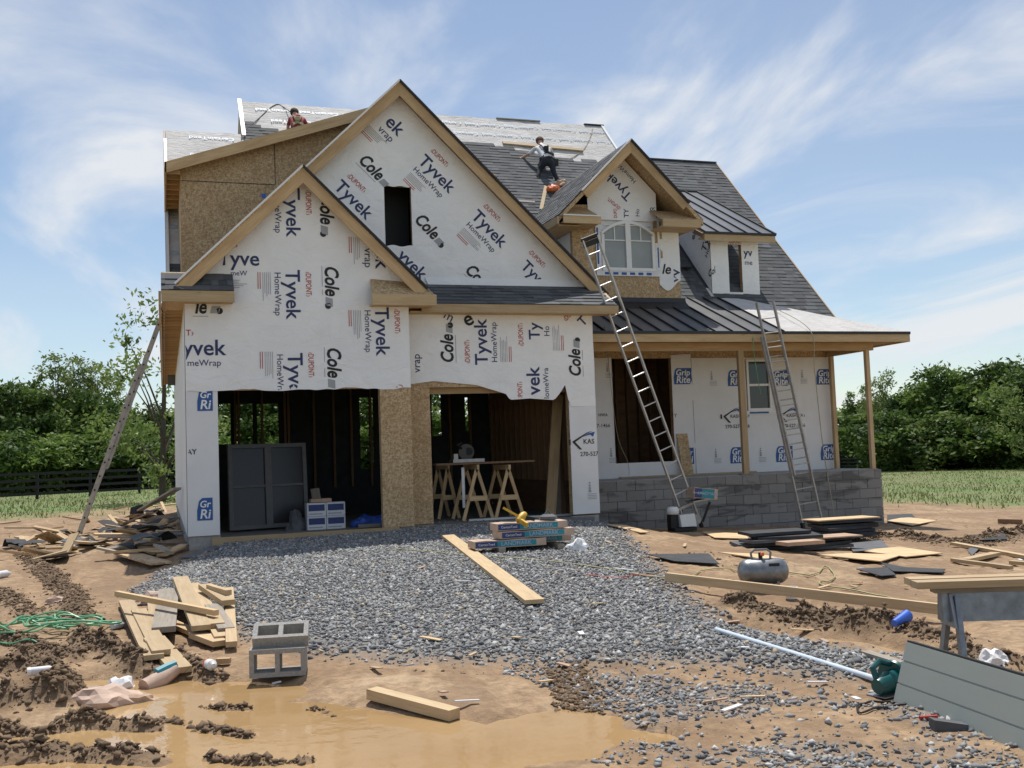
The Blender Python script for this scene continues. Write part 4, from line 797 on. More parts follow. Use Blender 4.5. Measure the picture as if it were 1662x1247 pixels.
# twin casement with arched head
ww = thing('x', 'x', 'x'); bpy.data.objects.remove(ww)
mb = MB(); xm = (ax0+ax1)/2; arch = lambda x: az1-.02-.30*((x-xm)/(ax1-ax0)*2)**2*.9
N_ = 24; yf = YW-.045
xsA = np.linspace(ax0, ax1, N_+1)
for i in range(N_):
    a, c = xsA[i], xsA[i+1]; mb.hexa([(a, yf, arch(a)-.07), (c, yf, arch(c)-.07), (c, yf+.1, arch(c)-.07), (a, yf+.1, arch(a)-.07), (a, yf, arch(a)), (c, yf, arch(c)), (c, yf+.1, arch(c)), (a, yf+.1, arch(a))])
mb.box(ax0, ax0+.07, yf+.001, yf+.1, az0, arch(ax0)-.05); mb.box(ax1-.07, ax1, yf+.001, yf+.1, az0, arch(ax1)-.05); mb.box(ax0+.07, ax1-.07, yf+.001, yf+.1, az0, az0+.07); mb.box(xm-.06, xm+.06, yf+.002, yf+.1, az0+.07, arch(xm)-.06)
aw = mb.build('arched_window', 'vinyl', H)
slab('arch_infill', [(ax0, ax1, YW+.03, YW+.05, 6.05, 6.54)], 'wrap')
for s0, s1 in ((ax0+.07, xm-.06), (xm+.06, ax1-.07)):
    mb = MB(); n = 10; t_ = np.linspace(s0, s1, n+1)
    mb.face([(s0, yf+.05, az0+.07), (s1, yf+.05, az0+.07)]+[(x, yf+.05, arch(x)-.065) for x in t_[::-1]]); mb.build('pane', 'pane_film', aw)
    mid = (s0+s1)/2; zm = az0+.68
    mb = MB(); mb.box(s0, s1, yf+.03, yf+.045, zm-.012, zm+.012); mb.build('glazing_bar', 'vinyl', aw); zt_ = arch(mid)-.07; mb = MB(); mb.box(mid-.012, mid+.012, yf+.03, yf+.044, zm+.012, zt_); mb.build('glazing_bar', 'vinyl', aw); mb = MB(); z2 = zm+.34; mb.box(s0, s1, yf+.031, yf+.0445, z2-.01, z2+.01) if False else mb.box(mid-.3, mid+.3, yf+.07, yf+.075, z2-.01, z2+.01) if False else mb.box(s0, mid-.013, yf+.031, yf+.0445, z2-.011, z2+.011); mb.build('glazing_bar', 'vinyl', aw); mb = MB(); mb.box(mid+.013, s1, yf+.031, yf+.0445, z2-.011, z2+.011); mb.build('glazing_bar', 'vinyl', aw)
mb = MB(); mb.box(ax0-.14, ax1+.12, YW-.03, YW-.026, az0-.11, az0); mb.box(ax0-.13, ax0-.01, YW-.03, YW-.026, az0+.002, 6.45); mb.box(ax1+.01, ax1+.13, YW-.03, YW-.026, az0+.002, 6.0); mb.build('flashing_tape', 'bag_white', aw)
for bx_ in [(ax0+.05+q*.2, ax0+.17+q*.2, az0-.085, az0-.03) for q in range(6)]+[(ax0-.11, ax0-.07, 5.5, 6.3), (ax1+.06, ax1+.09, 5.45, 5.9)]:
    mb = MB(); mb.box(bx_[0], bx_[1], YW-.034, YW-.031, bx_[2], bx_[3]); mb.build('printed_mark', 'ink_blue', aw)
mb = MB(); mb.box(ax1+.135, ax1+.19, YW-.02, YW-.016, 5.3, 6.5); mb.build('osb_strip', 'osb', H)
da, dc = gable_roof('dormer_roof', dA, dpk, 7.55, 10.95, 1.0, 2.53, 6.95, 2.5, 8.1, 10.6)
shingles(da, arr(7.55, 2.5, dpk-(dA-7.55)+.034), (0, 1, 0), (r2, 0, r2), ((0, 4.4), (0, 2.35), lambda a, b_: True), w=.3)
mb = MB(); mb.bar((7.53, 2.5, 6.30), (7.53, 6.4, 6.30), .04, .16); mb.build('fascia_board', 'lumber_pale', H); slab('dormer_soffit', [(7.55, 8.05, 2.56, 6.2, 6.20, 6.22)], 'lumber')
for (x0, x1, xt0, xt1) in ((7.62, 8.47, 7.85, 8.40), (9.92, 10.84, 9.92, 10.6)):
    zb = 6.40; mb = MB(); mb.prism([(x0, 2.46, zb), (x1, 2.46, zb), (xt1, 3.05, zb+.32), (xt0, 3.05, zb+.32)], (0, 0, -.03)); mb.build('eave_return', 'osb', H); mb = MB(); mb.box(x0, x1, 2.42, 2.458, zb-.17, zb+.0); mb.build('fascia_board', 'lumber_pale', H); slab('return_soffit', [(x0, x1, 2.46, 3.08, zb-.15, zb-.13)], 'lumber')
    mb = MB(); mb.box(x0, x1, 2.40, 2.418, zb-.015, zb+.012); mb.build('drip_edge', 'white_trim', H) if x0 < 9 else None
mb = MB(); mb.hexa([(8.0, 2.78, 4.47), (10.72, 2.78, 4.47), (10.72, 3.085, 4.60), (8.0, 3.085, 4.60), (8.0, 3.06, 4.68), (10.72, 3.06, 4.68), (10.72, 3.085, 4.78), (8.0, 3.085, 4.78)]); mb.build('step_flashing', 'dark_trim', H)
# ================================================================== SMALL SHED DORMER WITH METAL ROOF
fx0, fx1, fy = 11.88, 13.15, 3.93
sx0, sx1, sy, sz, sp2 = 11.56, 13.44, 3.6, 6.40, .53
holes_wall('small_dormer_wall', fx0, fx1, 4.6, 6.5, fy, fy+.12, [(12.33, 12.71, 5.06, 6.22)], 'osb')
T8 = wrap_sheet('house_wrap', [(fx0-.005, 12.34, ragged(5.03, .02, 3), K(6.42)), (12.34, 12.70, K(6.21), K(6.42)), (12.34, 12.70, K(5.0), K(5.07)), (12.70, fx1+.005, ragged(5.03, .02, 4), K(6.42))], fy, seed=41., amp=.7)
word(T8, fy, 1192, 394, '‹DUPONT›', 0, 'ink_red', .34, .008, .11, stretch=1.4); word(T8, fy, 1213, 411, 'yv', 0, 'ink_navy', .24, .014, .3); word(T8, fy, 1214, 427, 'me', 0, 'ink_navy', .2, .002, .2)
mb = MB(); yb_ = (sz-.05-1.1-sp2*sy)/(1-sp2)
mb.prism([(fx0, fy+.122, 4.9), (fx0, fy+.122, sz+sp2*(fy-sy)-.06), (fx0, yb_-.1, yb_+.95), ], (.1, 0, 0)); mb.build('small_dormer_cheek', 'osb', H)
mb = MB(); q0 = fx0-.014; mb.face([(q0, fy-.01, 5.0), (q0, fy-.01, 6.42), (q0, yb_-.2, yb_+.85)]); ch = mb.build('cheek_wrap', 'wrap', H)
def cheek_word(px, py, s, L_, ang, m_, bold=.012, shear=0):
    c = B(px, py, x=q0-.006); a = math.radians(ang); letter(s, .3, c, (0, -math.cos(a), math.sin(a)), (0, math.sin(a), math.cos(a)), ch, m_, bold, shear, None, 0, L_)
cheek_word(1146, 393, 'Tyv', .5, 55, 'ink_navy'); cheek_word(1126, 381, 'ek', .25, 50, 'ink_navy'); cheek_word(1149, 406, 'Hom', .36, 55, 'ink_navy', .002); cheek_word(1155, 442, 'Col', .34, 10, 'ink_black', .02, .2)
ic = slab('membrane_strip', [], 'felt') if False else None
mb = MB(); mb.face([mainp(fx0-.02, fy-.05, .03), mainp(fx0-.02, 6.6, .03), mainp(fx0-.30, 6.6, .03), mainp(fx0-.30, fy-.15, .03)][::-1]); mb.build('membrane_strip', 'felt', H)
zm_ = lambda y: sz+sp2*(y-sy); ytop = 7.25
sr = roof_slab('small_dormer_roof', [(sx0, sy, sz), (sx1, sy, sz), (sx1, ytop, zm_(ytop)), (sx0, ytop, zm_(ytop))], .06); kk = math.hypot(1, sp2); n2_ = arr(0, -sp2/kk, 1/kk); q = lambda x, y, h: arr(x, y, zm_(y))+n2_*h
for i in range(5):
    a, c = sx0+i*.376, sx0+(i+1)*.376
    mb = MB(); mb.hexa([q(a, sy-.02, .003), q(c-.012, sy-.02, .003), q(c-.012, ytop, .003), q(a, ytop, .003), q(a, sy-.02, .012), q(c-.012, sy-.02, .012), q(c-.012, ytop, .012), q(a, ytop, .012)]); mb.build('roof_panel', 'metal_roof', sr)
    for e in ((c,) if i else (a+.02, c)): mb = MB(); mb.hexa([q(e-.022, sy-.02, .006), q(e+.002, sy-.02, .006), q(e+.002, ytop, .006), q(e-.022, ytop, .006), q(e-.018, sy-.02, .05), q(e-.002, sy-.02, .05), q(e-.002, ytop, .05), q(e-.018, ytop, .05)]); mb.build('standing_seam', 'dark_trim', sr)
mb = MB(); mb.bar((sx0-.01, sy-.03, sz), (sx1+.01, sy-.03, sz), .03, .05); mb.build('drip_edge', 'dark_trim', H); mb = MB(); mb.bar((sx1+.012, sy-.03, sz), (sx1+.012, ytop, zm_(ytop)), .03, .07); mb.build('drip_edge', 'dark_trim', H)
mb = MB(); mb.bar((sx0, sy+.005, sz-.11), (sx1, sy+.005, sz-.11), .04, .15); mb.build('fascia_board', 'lumber_pale', H); slab('small_dormer_soffit', [(sx0, sx1, sy+.03, fy-.03, sz-.1, sz-.08)], 'lumber')
mb = MB(); mb.bar((sx0-.03, sy+.03, sz-.06), (sx0-.03, sy+.4, sz+.12), .04, .1); mb.build('lookout', 'lumber_brown', H)
mb = MB(); mb.bar((sx0, ytop+.02, zm_(ytop)+.03), (sx1, ytop+.02, zm_(ytop)+.03), .12, .02); mb.build('ridge_flashing', 'dark_trim', H)
mb = MB(); mb.prism([mainp(11.0, 3.82, .03), mainp(11.85, 3.82, .03), mainp(11.85, 4.05, .03), mainp(11.0, 4.18, .03)], (0, -.003, .003)); mb.build('underlayment', 'underlay', H)
# ================================================================== LADDERS
def ladder(name, label, group, foot, top, side, half, n, rail, mat_, fly=None, loc=None, rr=.013, caps=False):
    foot = arr(*foot); top = arr(*top); side = np.array(side, float); d = top-foot; L0 = np.linalg.norm(d); d /= L0; side -= d*(side@d); side /= np.linalg.norm(side); up = np.cross(side, d)
    t = thing(name, label, 'ladder', foot, group); ranges = [(0, L0, half, 0.)] if not fly else [(0, fly[1], half, 0.), (fly[0], L0, half-.03, .055)]
    for a, c, hw, o in ranges:
        for s_ in (-1, 1): mb = MB(); mb.bar(foot+d*a+side*hw*s_+up*o, foot+d*c+side*hw*s_+up*o, .026, rail, up); mb.build('rail', mat_, t)
        k = int((c-a)/.305)
        for i in range(k):
            p = foot+d*(a+.2+i*.305)+up*o; mb = MB(); mb.tube([p-side*hw, p+side*hw], rr, 6); rg_ = mb.build('rung', mat_, t)
            if caps: mb = MB(); [mb.tube([p+side*(hw+.013)*s_, p+side*(hw+.022)*s_], rr*1.5, 8) for s_ in (-1,)]; mb.build('rung_cap', 'black', rg_)
    for s_ in (-1, 1): mb = MB(); mb.bar(foot+side*half*s_-d*.0, foot+side*half*s_+d*.14, .05, rail+.02, up); mb.build('foot_pad', 'black', t)
    return t, d, side, up, L0
LG = None
lf = G(125, 876); ladder('extension_ladder', 'weathered grey extension ladder leaning on the eave above the scrap heap', LG, lf, (-.40, lf[1]-.3, 4.75), (0, 1, 0), .21, 16, .085, 'ladder_grey', (1.6, 3.9), caps=True)
lf = B(1128, 858, y=.62); lf[2] = gz(lf[0], lf[1])+.01; lt = B(957, 386, y=.05); hoist, hd, hs, hu, hl = ladder('ladder_hoist', 'aluminium ladder hoist leaning past the skirt roof corner with an engine at its foot', LG, lf, lt, (1, 0, 0), .155, 18, .075, 'aluminium', None)
lf2 = B(1320, 858, y=.55); lf2[2] = gz(lf2[0], lf2[1])+.01; lt2 = B(1239, 491, y=1.12); ladder('extension_ladder', 'dull aluminium extension ladder leaning on the metal porch roof edge', LG, lf2, lt2, (1, 0, 0), .23, 16, .07, 'ladder_grey', (1.1, 4.0))
# hoist engine, carriage, load
eb = B(1108, 855, y=.55); eb[2] = gz(eb[0], eb[1]); q = lambda dx, dz, dy=0: eb+arr(dx, dy, dz)
mb = MB(); mb.box(eb[0]-.26, eb[0]+.2, eb[1]-.2, eb[1]+.12, eb[2]+.02, eb[2]+.08); mb.build('engine_base', 'black', hoist)
mb = MB(); mb.hexa([q(-.12, .1, -.2), q(.2, .1, -.2), q(.2, .1, .08), q(-.12, .1, .08), q(-.14, .32, -.18), q(.17, .34, -.18), q(.17, .34, .06), q(-.14, .32, .06)]); mb.build('engine_cover', 'white_plastic', hoist)
mb = MB(); mb.lathe(q(-.22, .34, -.05), [(0, 0), (.1, 0), (.12, .03), (.12, .1), (.09, .14), (0, .15)], 16); mb.build('fuel_tank', 'white_plastic', hoist, smooth=True)
mb = MB(); mb.box(eb[0]-.3, eb[0]-.15, eb[1]-.12, eb[1]+.05, eb[2]+.08, eb[2]+.33); mb.build('engine_block', 'black', hoist); mb = MB(); mb.lathe(q(.24, .22, -.08), [(0, -.05), (.1, -.05), (.1, .05), (0, .05)], 16, (0, 1, 0)); mb.build('winch_drum', 'steel', hoist)
cc = B(1122, 826, y=.5); mb = MB(); mb.bar(cc-hs*.25+hd*.1, cc+hs*.25+hd*.1, .05, .05); mb.build('carriage', 'steel', hoist)
cp = B(1137, 812, y=.42); mb = MB(); mb.bar(cp-arr(.24, 0, .02), cp+arr(.27, 0, .04), .32, .03, (-.15, 0, 1)); mb.build('carriage_deck', 'steel', hoist); mb = MB(); mb.bar(cp+arr(.2, 0, -.04), cp+arr(.05, .05, -.42), .04, .04); mb.build('carriage_strut', 'black', hoist)
tp = np.array(lt); mb = MB(); mb.tube([tp-hs*.17, tp+hs*.17], .04, 8); mb.build('top_pulley', 'black', hoist); mb = MB(); mb.bar(tp-hs*.17-hd*.1, tp+hs*.17-hd*.1, .1, .03, hu); mb.build('top_plate', 'black', hoist)
def bundle(c, yaw=0, L_=1.0, Wd=.34, Hh=.095, tilt=0, parent=None, label=None, group=None, name='shingle_bundle'):
    c = np.array(c, float); t = thing(name, label, 'shingle bundle', c, group); R = Matrix.Rotation(yaw, 3, 'Z') @ Matrix.Rotation(tilt, 3, 'Y')
    f = lambda p: tuple(c+np.array(R @ Vector(p)))
    def hb(x0, x1, y0, y1, z0, z1): return [f(v) for v in ((x0, y0, z0), (x1, y0, z0), (x1, y1, z0), (x0, y1, z0), (x0, y0, z1), (x1, y0, z1), (x1, y1, z1), (x0, y1, z1))]
    mb = MB(); n = 6
    for i in range(n):
        a, b_ = -L_/2+L_*i/n, -L_/2+L_*(i+1)/n; s0 = .006*math.sin(i*2.1); s1 = .006*math.sin((i+1)*2.1); cc_ = hb(a, b_, -Wd/2, Wd/2, 0, Hh); cc_ = [(p[0], p[1], p[2]+(s0 if k in (4, 7) else s1 if k in (5, 6) else 0)) for k, p in enumerate(cc_)]; mb.hexa(cc_)
    mb.build('wrapper', 'bundle_paper', t)
    mb = MB(); mb.hexa(hb(-L_*.48, -L_*.18, -Wd/2-.004, -Wd/2, .012, Hh-.012)); mb.build('printed_band', 'carton_blue', t); mb = MB(); mb.hexa(hb(-L_*.18, L_*.36, -Wd/2-.004, -Wd/2, .012, Hh-.012)); mb.build('printed_band', 'ink_teal', t)
    u = np.array(R @ Vector((1, 0, 0))); v = np.array(R @ Vector((0, 0, 1)))
    letter('CertainTeed', .05, f((-L_*.33, -Wd/2-.005, Hh/2)), u, v, t, 'ink_white', .0, 0, None, .001, .22); letter('LANDMARK', .06, f((L_*.08, -Wd/2-.005, Hh/2)), u, v, t, 'ink_paleblue', .01, 0, None, .001, .42)
    mb = MB()
    for k in range(3): mb.face([f((-L_*.45+k*.3, -Wd*.35, Hh+.009)), f((-L_*.3+k*.3, -Wd*.35, Hh+.009)), f((-L_*.3+k*.3, Wd*.2, Hh+.009)), f((-L_*.45+k*.3, Wd*.2, Hh+.009))])
    return t
bundle(cp+arr(.02, 0, .03), 0, .5, .34, .2, .12, label='kraft-wrapped pack of shingles riding on the ladder hoist carriage')
# ================================================================== STACK OF SHINGLE BUNDLES ON THE GRAVEL
bg = G(850, 893); bz = bg[2]+.07
sk1 = thing('timber_skid', 'pair of short timber bearers under the shingle bundles', 'skid', bg)
for dx in (-.38, .45): mb = MB(); mb.bar(bg+arr(dx, -.25, .035), bg+arr(dx+.05, .5, .035), .09, .07); mb.build('bearer', 'lumber_grey', sk1)
BG = 'shingle bundles stacked on the gravel'
xs = lambda px: B(px, 880, y=bg[1])[0]
bundle((xs(822), bg[1]-.02, bz), -.03, label='bottom shingle bundle jutting out to one side of the stack on gravel', group=BG)
bundle((xs(880), bg[1]+.35, bz), .04, label='bottom shingle bundle at the back of the stack on gravel', group=BG)
bundle((xs(868), bg[1]+.04, bz+.105), .02, 1.06, label='middle shingle bundle of the stack on gravel', group=BG)
top_b = bundle((xs(861), bg[1]+.05, bz+.21), -.02, label='top shingle bundle carrying the yellow nail gun', group=BG)
# nail gun
ng = arr(xs(847), bg[1]-.03, bz+.31); t = thing('nail_gun', 'yellow framing nail gun lying on the top shingle bundle', 'nail gun', ng)
mb = MB(); mb.lathe(ng+arr(0, 0, .06), [(0, -.09), (.045, -.085), (.055, -.03), (.055, .05), (.035, .09), (0, .095)], 14, (.35, .2, .25)); mb.build('body', 'yellow', t, smooth=True)
mb = MB(); mb.bar(ng+arr(.03, 0, .06), ng+arr(.17, -.05, .03), .04, .05); mb.build('handle', 'black', t)
mb = MB(); mb.bar(ng+arr(-.04, -.02, .03), ng+arr(.0, -.22, -.03), .035, .06); mb.build('magazine', 'yellow', t)
mb = MB(); mb.bar(ng+arr(-.05, 0, .08), ng+arr(-.24, .05, .2), .05, .03); mb.build('nail_strip', 'yellow', t)
sp_b = arr(xs(893), bg[1]+.05, bz+.31); t = thing('coil_bag', 'small dark tool pouch slumped on the top shingle bundle', 'pouch', sp_b); mb = MB(); mb.lathe(sp_b, [(.10, 0), (.13, .02), (.12, .05), (.07, .08), (0, .085)], 10); mb.tube([sp_b+arr(-.06, 0, .06), sp_b+arr(0, 0, .14), sp_b+arr(.06, 0, .06)], .012, 5); mb.build('pouch', 'felt_grey', t, smooth=True)
def crumple(name, label, cat, c, r, mat_, sq=.6, seed=0, n=2, group=None):
    bm2 = bmesh.new(); bmesh.ops.create_icosphere(bm2, subdivisions=3, radius=1)
    for v in bm2.verts:
        q_ = v.co.copy(); k = 1+.45*mn.noise(q_*1.7+Vector((seed, 0, 0)))+.35*abs(mn.noise(q_*4+Vector((0, seed, 0)))); v.co = Vector((q_.x*r[0]*k, q_.y*r[1]*k, max(-.15, q_.z)*r[2]*k*sq))
    me_ = bpy.data.meshes.new(name); bm2.to_mesh(me_); bm2.free(); me_.materials.append(MATS[mat_]); o = bpy.data.objects.new(name, me_); COL.objects.link(o); o.location = tuple(map(float, c)); tag(o, label, cat, group); return o
crumple('plastic_bag', 'crumpled white plastic bag beside the shingle stack on gravel', 'bag', G(938, 893), (.14, .12, .13), 'bag_white', 1, 3)
# ================================================================== PLANKS
def plank(pa, pb, w, th, label, mat_='lumber_pale', za=0, zb=0, group=None, name='plank', cat='plank'):
    a, c = G(*pa), G(*pb); a = a+arr(0, 0, th/2+za+.012); c = c+arr(0, 0, th/2+zb+.012)
    lift = max(gz(*(a+(c-a)*k)[:2])+th/2+.004-(a+(c-a)*k)[2] for k in np.linspace(.05, .95, 19)); a = a+arr(0, 0, max(0, lift)); c = c+arr(0, 0, max(0, lift)); mid = (a+c)/2; mb = MB(); mb.bar(a, c, w, th); o = mb.build(name, mat_, None, loc=mid); tag(o, label, cat, group); return o
plank((727, 876), (868, 986), .19, .04, 'long wide pale plank lying on the gravel towards the garage', za=.01, zb=.01)
plank((604, 1136), (738, 1172), .095, .065, 'short thick pale plank lying at the edge of the puddle')
plank((1082, 950), (1532, 1012), .05, .09, 'very long thin board laid across the mud past the compressor', za=.03, zb=.06)
plank((1508, 963), (1700, 990), .14, .04, 'pale plank laid over the grey metal sawhorse', za=0, zb=0) if False else None
for i, (a, c, w, lb) in enumerate((((1548, 888), (1690, 915), .1, 'long pale board lying far out on the mud beyond the sawhorse'), ((1546, 913), (1642, 926), .09, 'shorter board lying parallel on the mud beyond the sawhorse'), ((1565, 914), (1617, 903), .14, 'stubby board bridging the two boards on the mud'), ((1640, 917), (1700, 922), .08, 'board end running out across the mud at the edge of the site'))): plank(a, c, w, .045, lb)
plank((1620, 851), (1660, 852), .12, .1, 'short orange-brown timber lying in the far ruts', 'lumber_brown')
plank((1405, 1066), (1465, 1085), .07, .03, 'grey weathered lath beside the grey door panel', 'lumber_grey')
# left lumber pile, each board listed by its two ends and its height in the heap
LP = [((205, 985), (250, 1078), .15, .04, .0, 'lumber_pale'), ((225, 1005), (262, 1075), .14, .04, .05, 'lumber_pale'), ((250, 1055), (293, 1105), .17, .045, .03, 'lumber_pale'), ((247, 988), (252, 1030), .1, .05, .06, 'lumber_pale'), ((275, 980), (266, 1045), .20, .05, .10, 'lumber_grey'), ((293, 965), (327, 1045), .16, .045, .14, 'lumber_pale'), ((312, 972), (352, 1040), .14, .045, .11, 'lumber_pale'), ((333, 985), (372, 1008), .13, .05, .17, 'lumber_pale'), ((333, 1000), (360, 1052), .12, .05, .04, 'lumber_pale'), ((372, 970), (376, 1060), .09, .045, .05, 'lumber_pale'), ((345, 1010), (368, 1045), .14, .06, .10, 'lumber_grey'), ((190, 1006), (352, 1030), .05, .05, .22, 'lumber'), ((318, 1040), (358, 1055), .13, .045, .02, 'lumber_pale'), ((255, 1010), (325, 1040), .1, .04, .02, 'lumber'), ((340, 990), (372, 1000), .06, .05, .19, 'lumber_pale')]
nm_ = ['longest board along the outer side of the scrap lumber heap', 'board tucked under the edge of the scrap lumber heap', 'wide board sliding off the scrap lumber heap towards the puddle', 'narrow upright-lying board in the scrap lumber heap', 'wide weathered grey board in the middle of the scrap lumber heap', 'wide clean board across the top of the scrap lumber heap', 'second clean board beside the top one of the lumber heap', 'short block end on top of the scrap lumber heap', 'short board at the foot of the scrap lumber heap', 'narrow board at the gravel side of the scrap lumber heap', 'stubby weathered board at the gravel side of the lumber heap', 'thin batten lying crosswise over the scrap lumber heap', 'short offcut under the scrap lumber heap near the blocks', 'dark batten buried in the scrap lumber heap', 'small offcut resting high on the scrap lumber heap']
for (a, c, w, th, h, m_), lb in zip(LP, nm_): plank(a, c, w, th, lb, m_, h, h*random.uniform(.6, 1), 'scrap lumber heap beside the gravel')
crumple('kraft_paper', 'torn brown paper lying behind the scrap lumber heap', 'paper', G(260, 975), (.22, .12, .1), 'paper_pink', 1, 8)
plank((352, 1080), (374, 1079), .05, .04, 'tiny wood offcut beside the white paper cup', 'lumber')
# ================================================================== CONCRETE BLOCKS
def cblock(name, label, c, Rm, h=.20):
    mb = MB(); l, d, w = .40, .20, .034
    for b_ in ((-l/2, l/2, -d/2, -d/2+w), (-l/2, l/2, d/2-w, d/2)): mb.box(b_[0], b_[1], b_[2], b_[3], 0, h)
    for x_ in (-l/2, -w/2, l/2-w): mb.box(x_, x_+w, -d/2+w, d/2-w, 0, h)
    mb.V = [tuple(np.array(c)+np.array(Rm @ Vector(v))) for v in mb.V]; o = mb.build(name, 'cblock', None, loc=c); md = o.modifiers.new('bevel', 'BEVEL'); md.width = .008; md.segments = 2; tag(o, label, 'concrete block', 'concrete blocks by the puddle'); return o
bc = G(455, 1090)
cblock('concrete_block', 'lower hollow concrete block standing on the mud with its cores facing outward', bc+arr(0, .0, .1), Matrix.Rotation(-.2, 3, 'Z') @ Matrix.Rotation(math.pi/2, 3, 'X') @ Matrix.Translation((0, 0, -.1)).to_3x3())
cblock('concrete_block', 'upper hollow concrete block tilted on top of the other block', bc+arr(.01, -.03, .235), Matrix.Rotation(-.17, 3, 'Z') @ Matrix.Rotation(.42, 3, 'X'), .09)
# ================================================================== HOSES, ROPES, CORDS
def wire(name, label, cat, pts, r, mat_, lift=None, n=6, group=None, parent=None):
    P_ = [arr(*p) for p in pts]; out = []
    for i in range(len(P_)-1):
        a, b_, c, d_ = P_[max(i-1, 0)], P_[i], P_[i+1], P_[min(i+2, len(P_)-1)]
        for k in range(6):
            t = k/6; out.append(.5*((2*b_)+(-a+c)*t+(2*a-5*b_+4*c-d_)*t*t+(-a+3*b_-3*c+d_)*t**3))
    out.append(P_[-1])
    if lift is not None: out = [arr(p[0], p[1], gz(p[0], p[1])+lift+r) for p in out]
    mid = out[0]; mb = MB(); mb.tube(out, r, n); o = mb.build(name, mat_, parent, smooth=True, loc=None if parent else mid)
    if label: tag(o, label, cat, group)
    return o
coil = []; cc0 = G(90, 1022)
for i in range(90):
    a = i*.42; R_ = .20+.11*math.sin(i*.37)+.05*math.sin(i*1.3); coil.append((cc0[0]+(R_*1.5)*math.cos(a)+.12*math.sin(i*.11), cc0[1]+R_*1.1*math.sin(a)+.1*math.cos(i*.07), gz(cc0[0], cc0[1])+.02+.13*abs(math.sin(i*.21))*random.uniform(.3, 1)))
coil += [tuple(G(190, 1012)), tuple(G(215, 1000))]; wire('garden_hose', 'tangled coil of thin green hose lying on the mud', 'hose', coil, .009, 'hose_green')
wire('air_hose', 'pale green air hose trailing from the coil out of the mud', 'hose', [G(60, 1046), G(20, 1048), G(-30, 1046)], .008, 'hose_green', .01)
wire('air_hose', 'straw coloured air hose crossing the gravel to the compressor', 'hose', [G(640, 893), G(760, 903), G(880, 912), G(980, 925), G(1080, 940), G(1160, 925), G(1222, 935)], .007, 'hose_straw', .012)
wire('air_hose', 'loose straw coloured hose looping on the mud behind the compressor', 'hose', [G(1275, 930), G(1320, 935), G(1340, 922), G(1355, 940), G(1330, 950), G(1380, 960), G(1450, 975), G(1530, 990)], .008, 'hose_straw', .012)
wire('power_cord', 'red cord lying on the gravel near the felt scrap', 'cord', [G(950, 935), G(1000, 940), G(1040, 935), G(1060, 938)], .006, 'cord_red', .012)
wire('power_cord', 'black cord looped beside the green circular saw', 'cord', [G(1475, 1145), G(1440, 1152), G(1400, 1160), G(1392, 1150), G(1410, 1143), G(1455, 1140)], .007, 'cord_black', .006)
wire('electric_cable', 'thin grey cable hanging over the big porch wall opening', 'cable', [B(980, 520, y=.9), B(985, 560, y=2.9), B(992, 630, y=3.0), B(1003, 710, y=3.0), B(1019, 750, y=3.0), B(1021, 772, y=2.9)], .006, 'rope_tan')
wire('safety_rope', 'tan rope hanging from the porch roof beside the dull extension ladder', 'rope', [B(1250, 497, y=2.9), B(1314, 535, y=1.1), B(1322, 600, y=1.05), B(1335, 720, y=1.0), B(1348, 800, y=.95), B(1355, 845, y=.9)], .009, 'rope_tan')
wire('hanging_rope', 'thin green rope hanging from the porch fascia near the small window', 'rope', [B(1222, 548, y=1.1), B(1224, 575, y=1.1), B(1231, 620, y=1.1), B(1235, 640, y=1.1)], .008, 'hose_green')
ron = lambda px, py, o=.06: tuple(BP(px, py, 1, 1.1, o))
wire('safety_rope', 'dark lifeline looping over the roof step near the red-shirted roofer', 'rope', [ron(392, 226), ron(395, 215), ron(415, 197), ron(445, 171), ron(460, 174), ron(476, 186, .3)], .012, 'rope_dark')
wire('safety_rope', 'tan lifeline running from the ridge to the roofer in white', 'rope', [ron(962, 209), ron(956, 228), ron(946, 244), ron(925, 258), ron(905, 266), ron(893, 255, .45)], .012, 'rope_tan')
# ================================================================== AIR COMPRESSOR
cg = G(1240, 957); Lh, rd = .19, .132; cdir = arr(.97, -.25, 0); cdir /= np.linalg.norm(cdir); ctr = cg+arr(0, 0, .055+rd); t = thing('air_compressor', 'grey portable air compressor tank standing on the mud', 'compressor', cg)
mb = MB(); mb.lathe(ctr, [(0, -Lh-.07), (.05, -Lh-.066), (.095, -Lh-.045), (.122, -Lh-.01), (rd, -Lh+.03), (rd, Lh-.03), (.122, Lh+.01), (.095, Lh+.045), (.05, Lh+.066), (0, Lh+.07)], 28, cdir); mb.build('tank', 'galvanised', t, smooth=True)
for s_ in (-1, 1):
    for w_ in (-1, 1): p = ctr+cdir*s_*.13+np.cross(cdir, (0, 0, 1))*w_*.07; mb = MB(); mb.bar(p-arr(0, 0, .1), p-arr(0, 0, rd+.055), .035, .03, cdir); mb.build('foot', 'galvanised', t)
mb = MB(); hp = [ctr-cdir*.11+arr(0, 0, rd-.01), ctr-cdir*.12+arr(0, 0, rd+.06), ctr-cdir*.08+arr(0, 0, rd+.09), ctr+cdir*.05+arr(0, 0, rd+.09), ctr+cdir*.09+arr(0, 0, rd+.06), ctr+cdir*.08+arr(0, 0, rd-.01)]; mb.tube(hp, .012, 8); mb.build('handle', 'galvanised', t, smooth=True)
mb = MB(); mb.tube([ctr-cdir*.02+arr(0, 0, rd), ctr-cdir*.02+arr(0, 0, rd+.06)], .022, 8); mb.build('regulator', 'black', t); mb = MB(); mb.tube([ctr-cdir*.02+arr(0, -.03, rd+.045), ctr-cdir*.02+arr(0, -.05, rd+.045)], .02, 8); mb.build('gauge', 'orange', t)
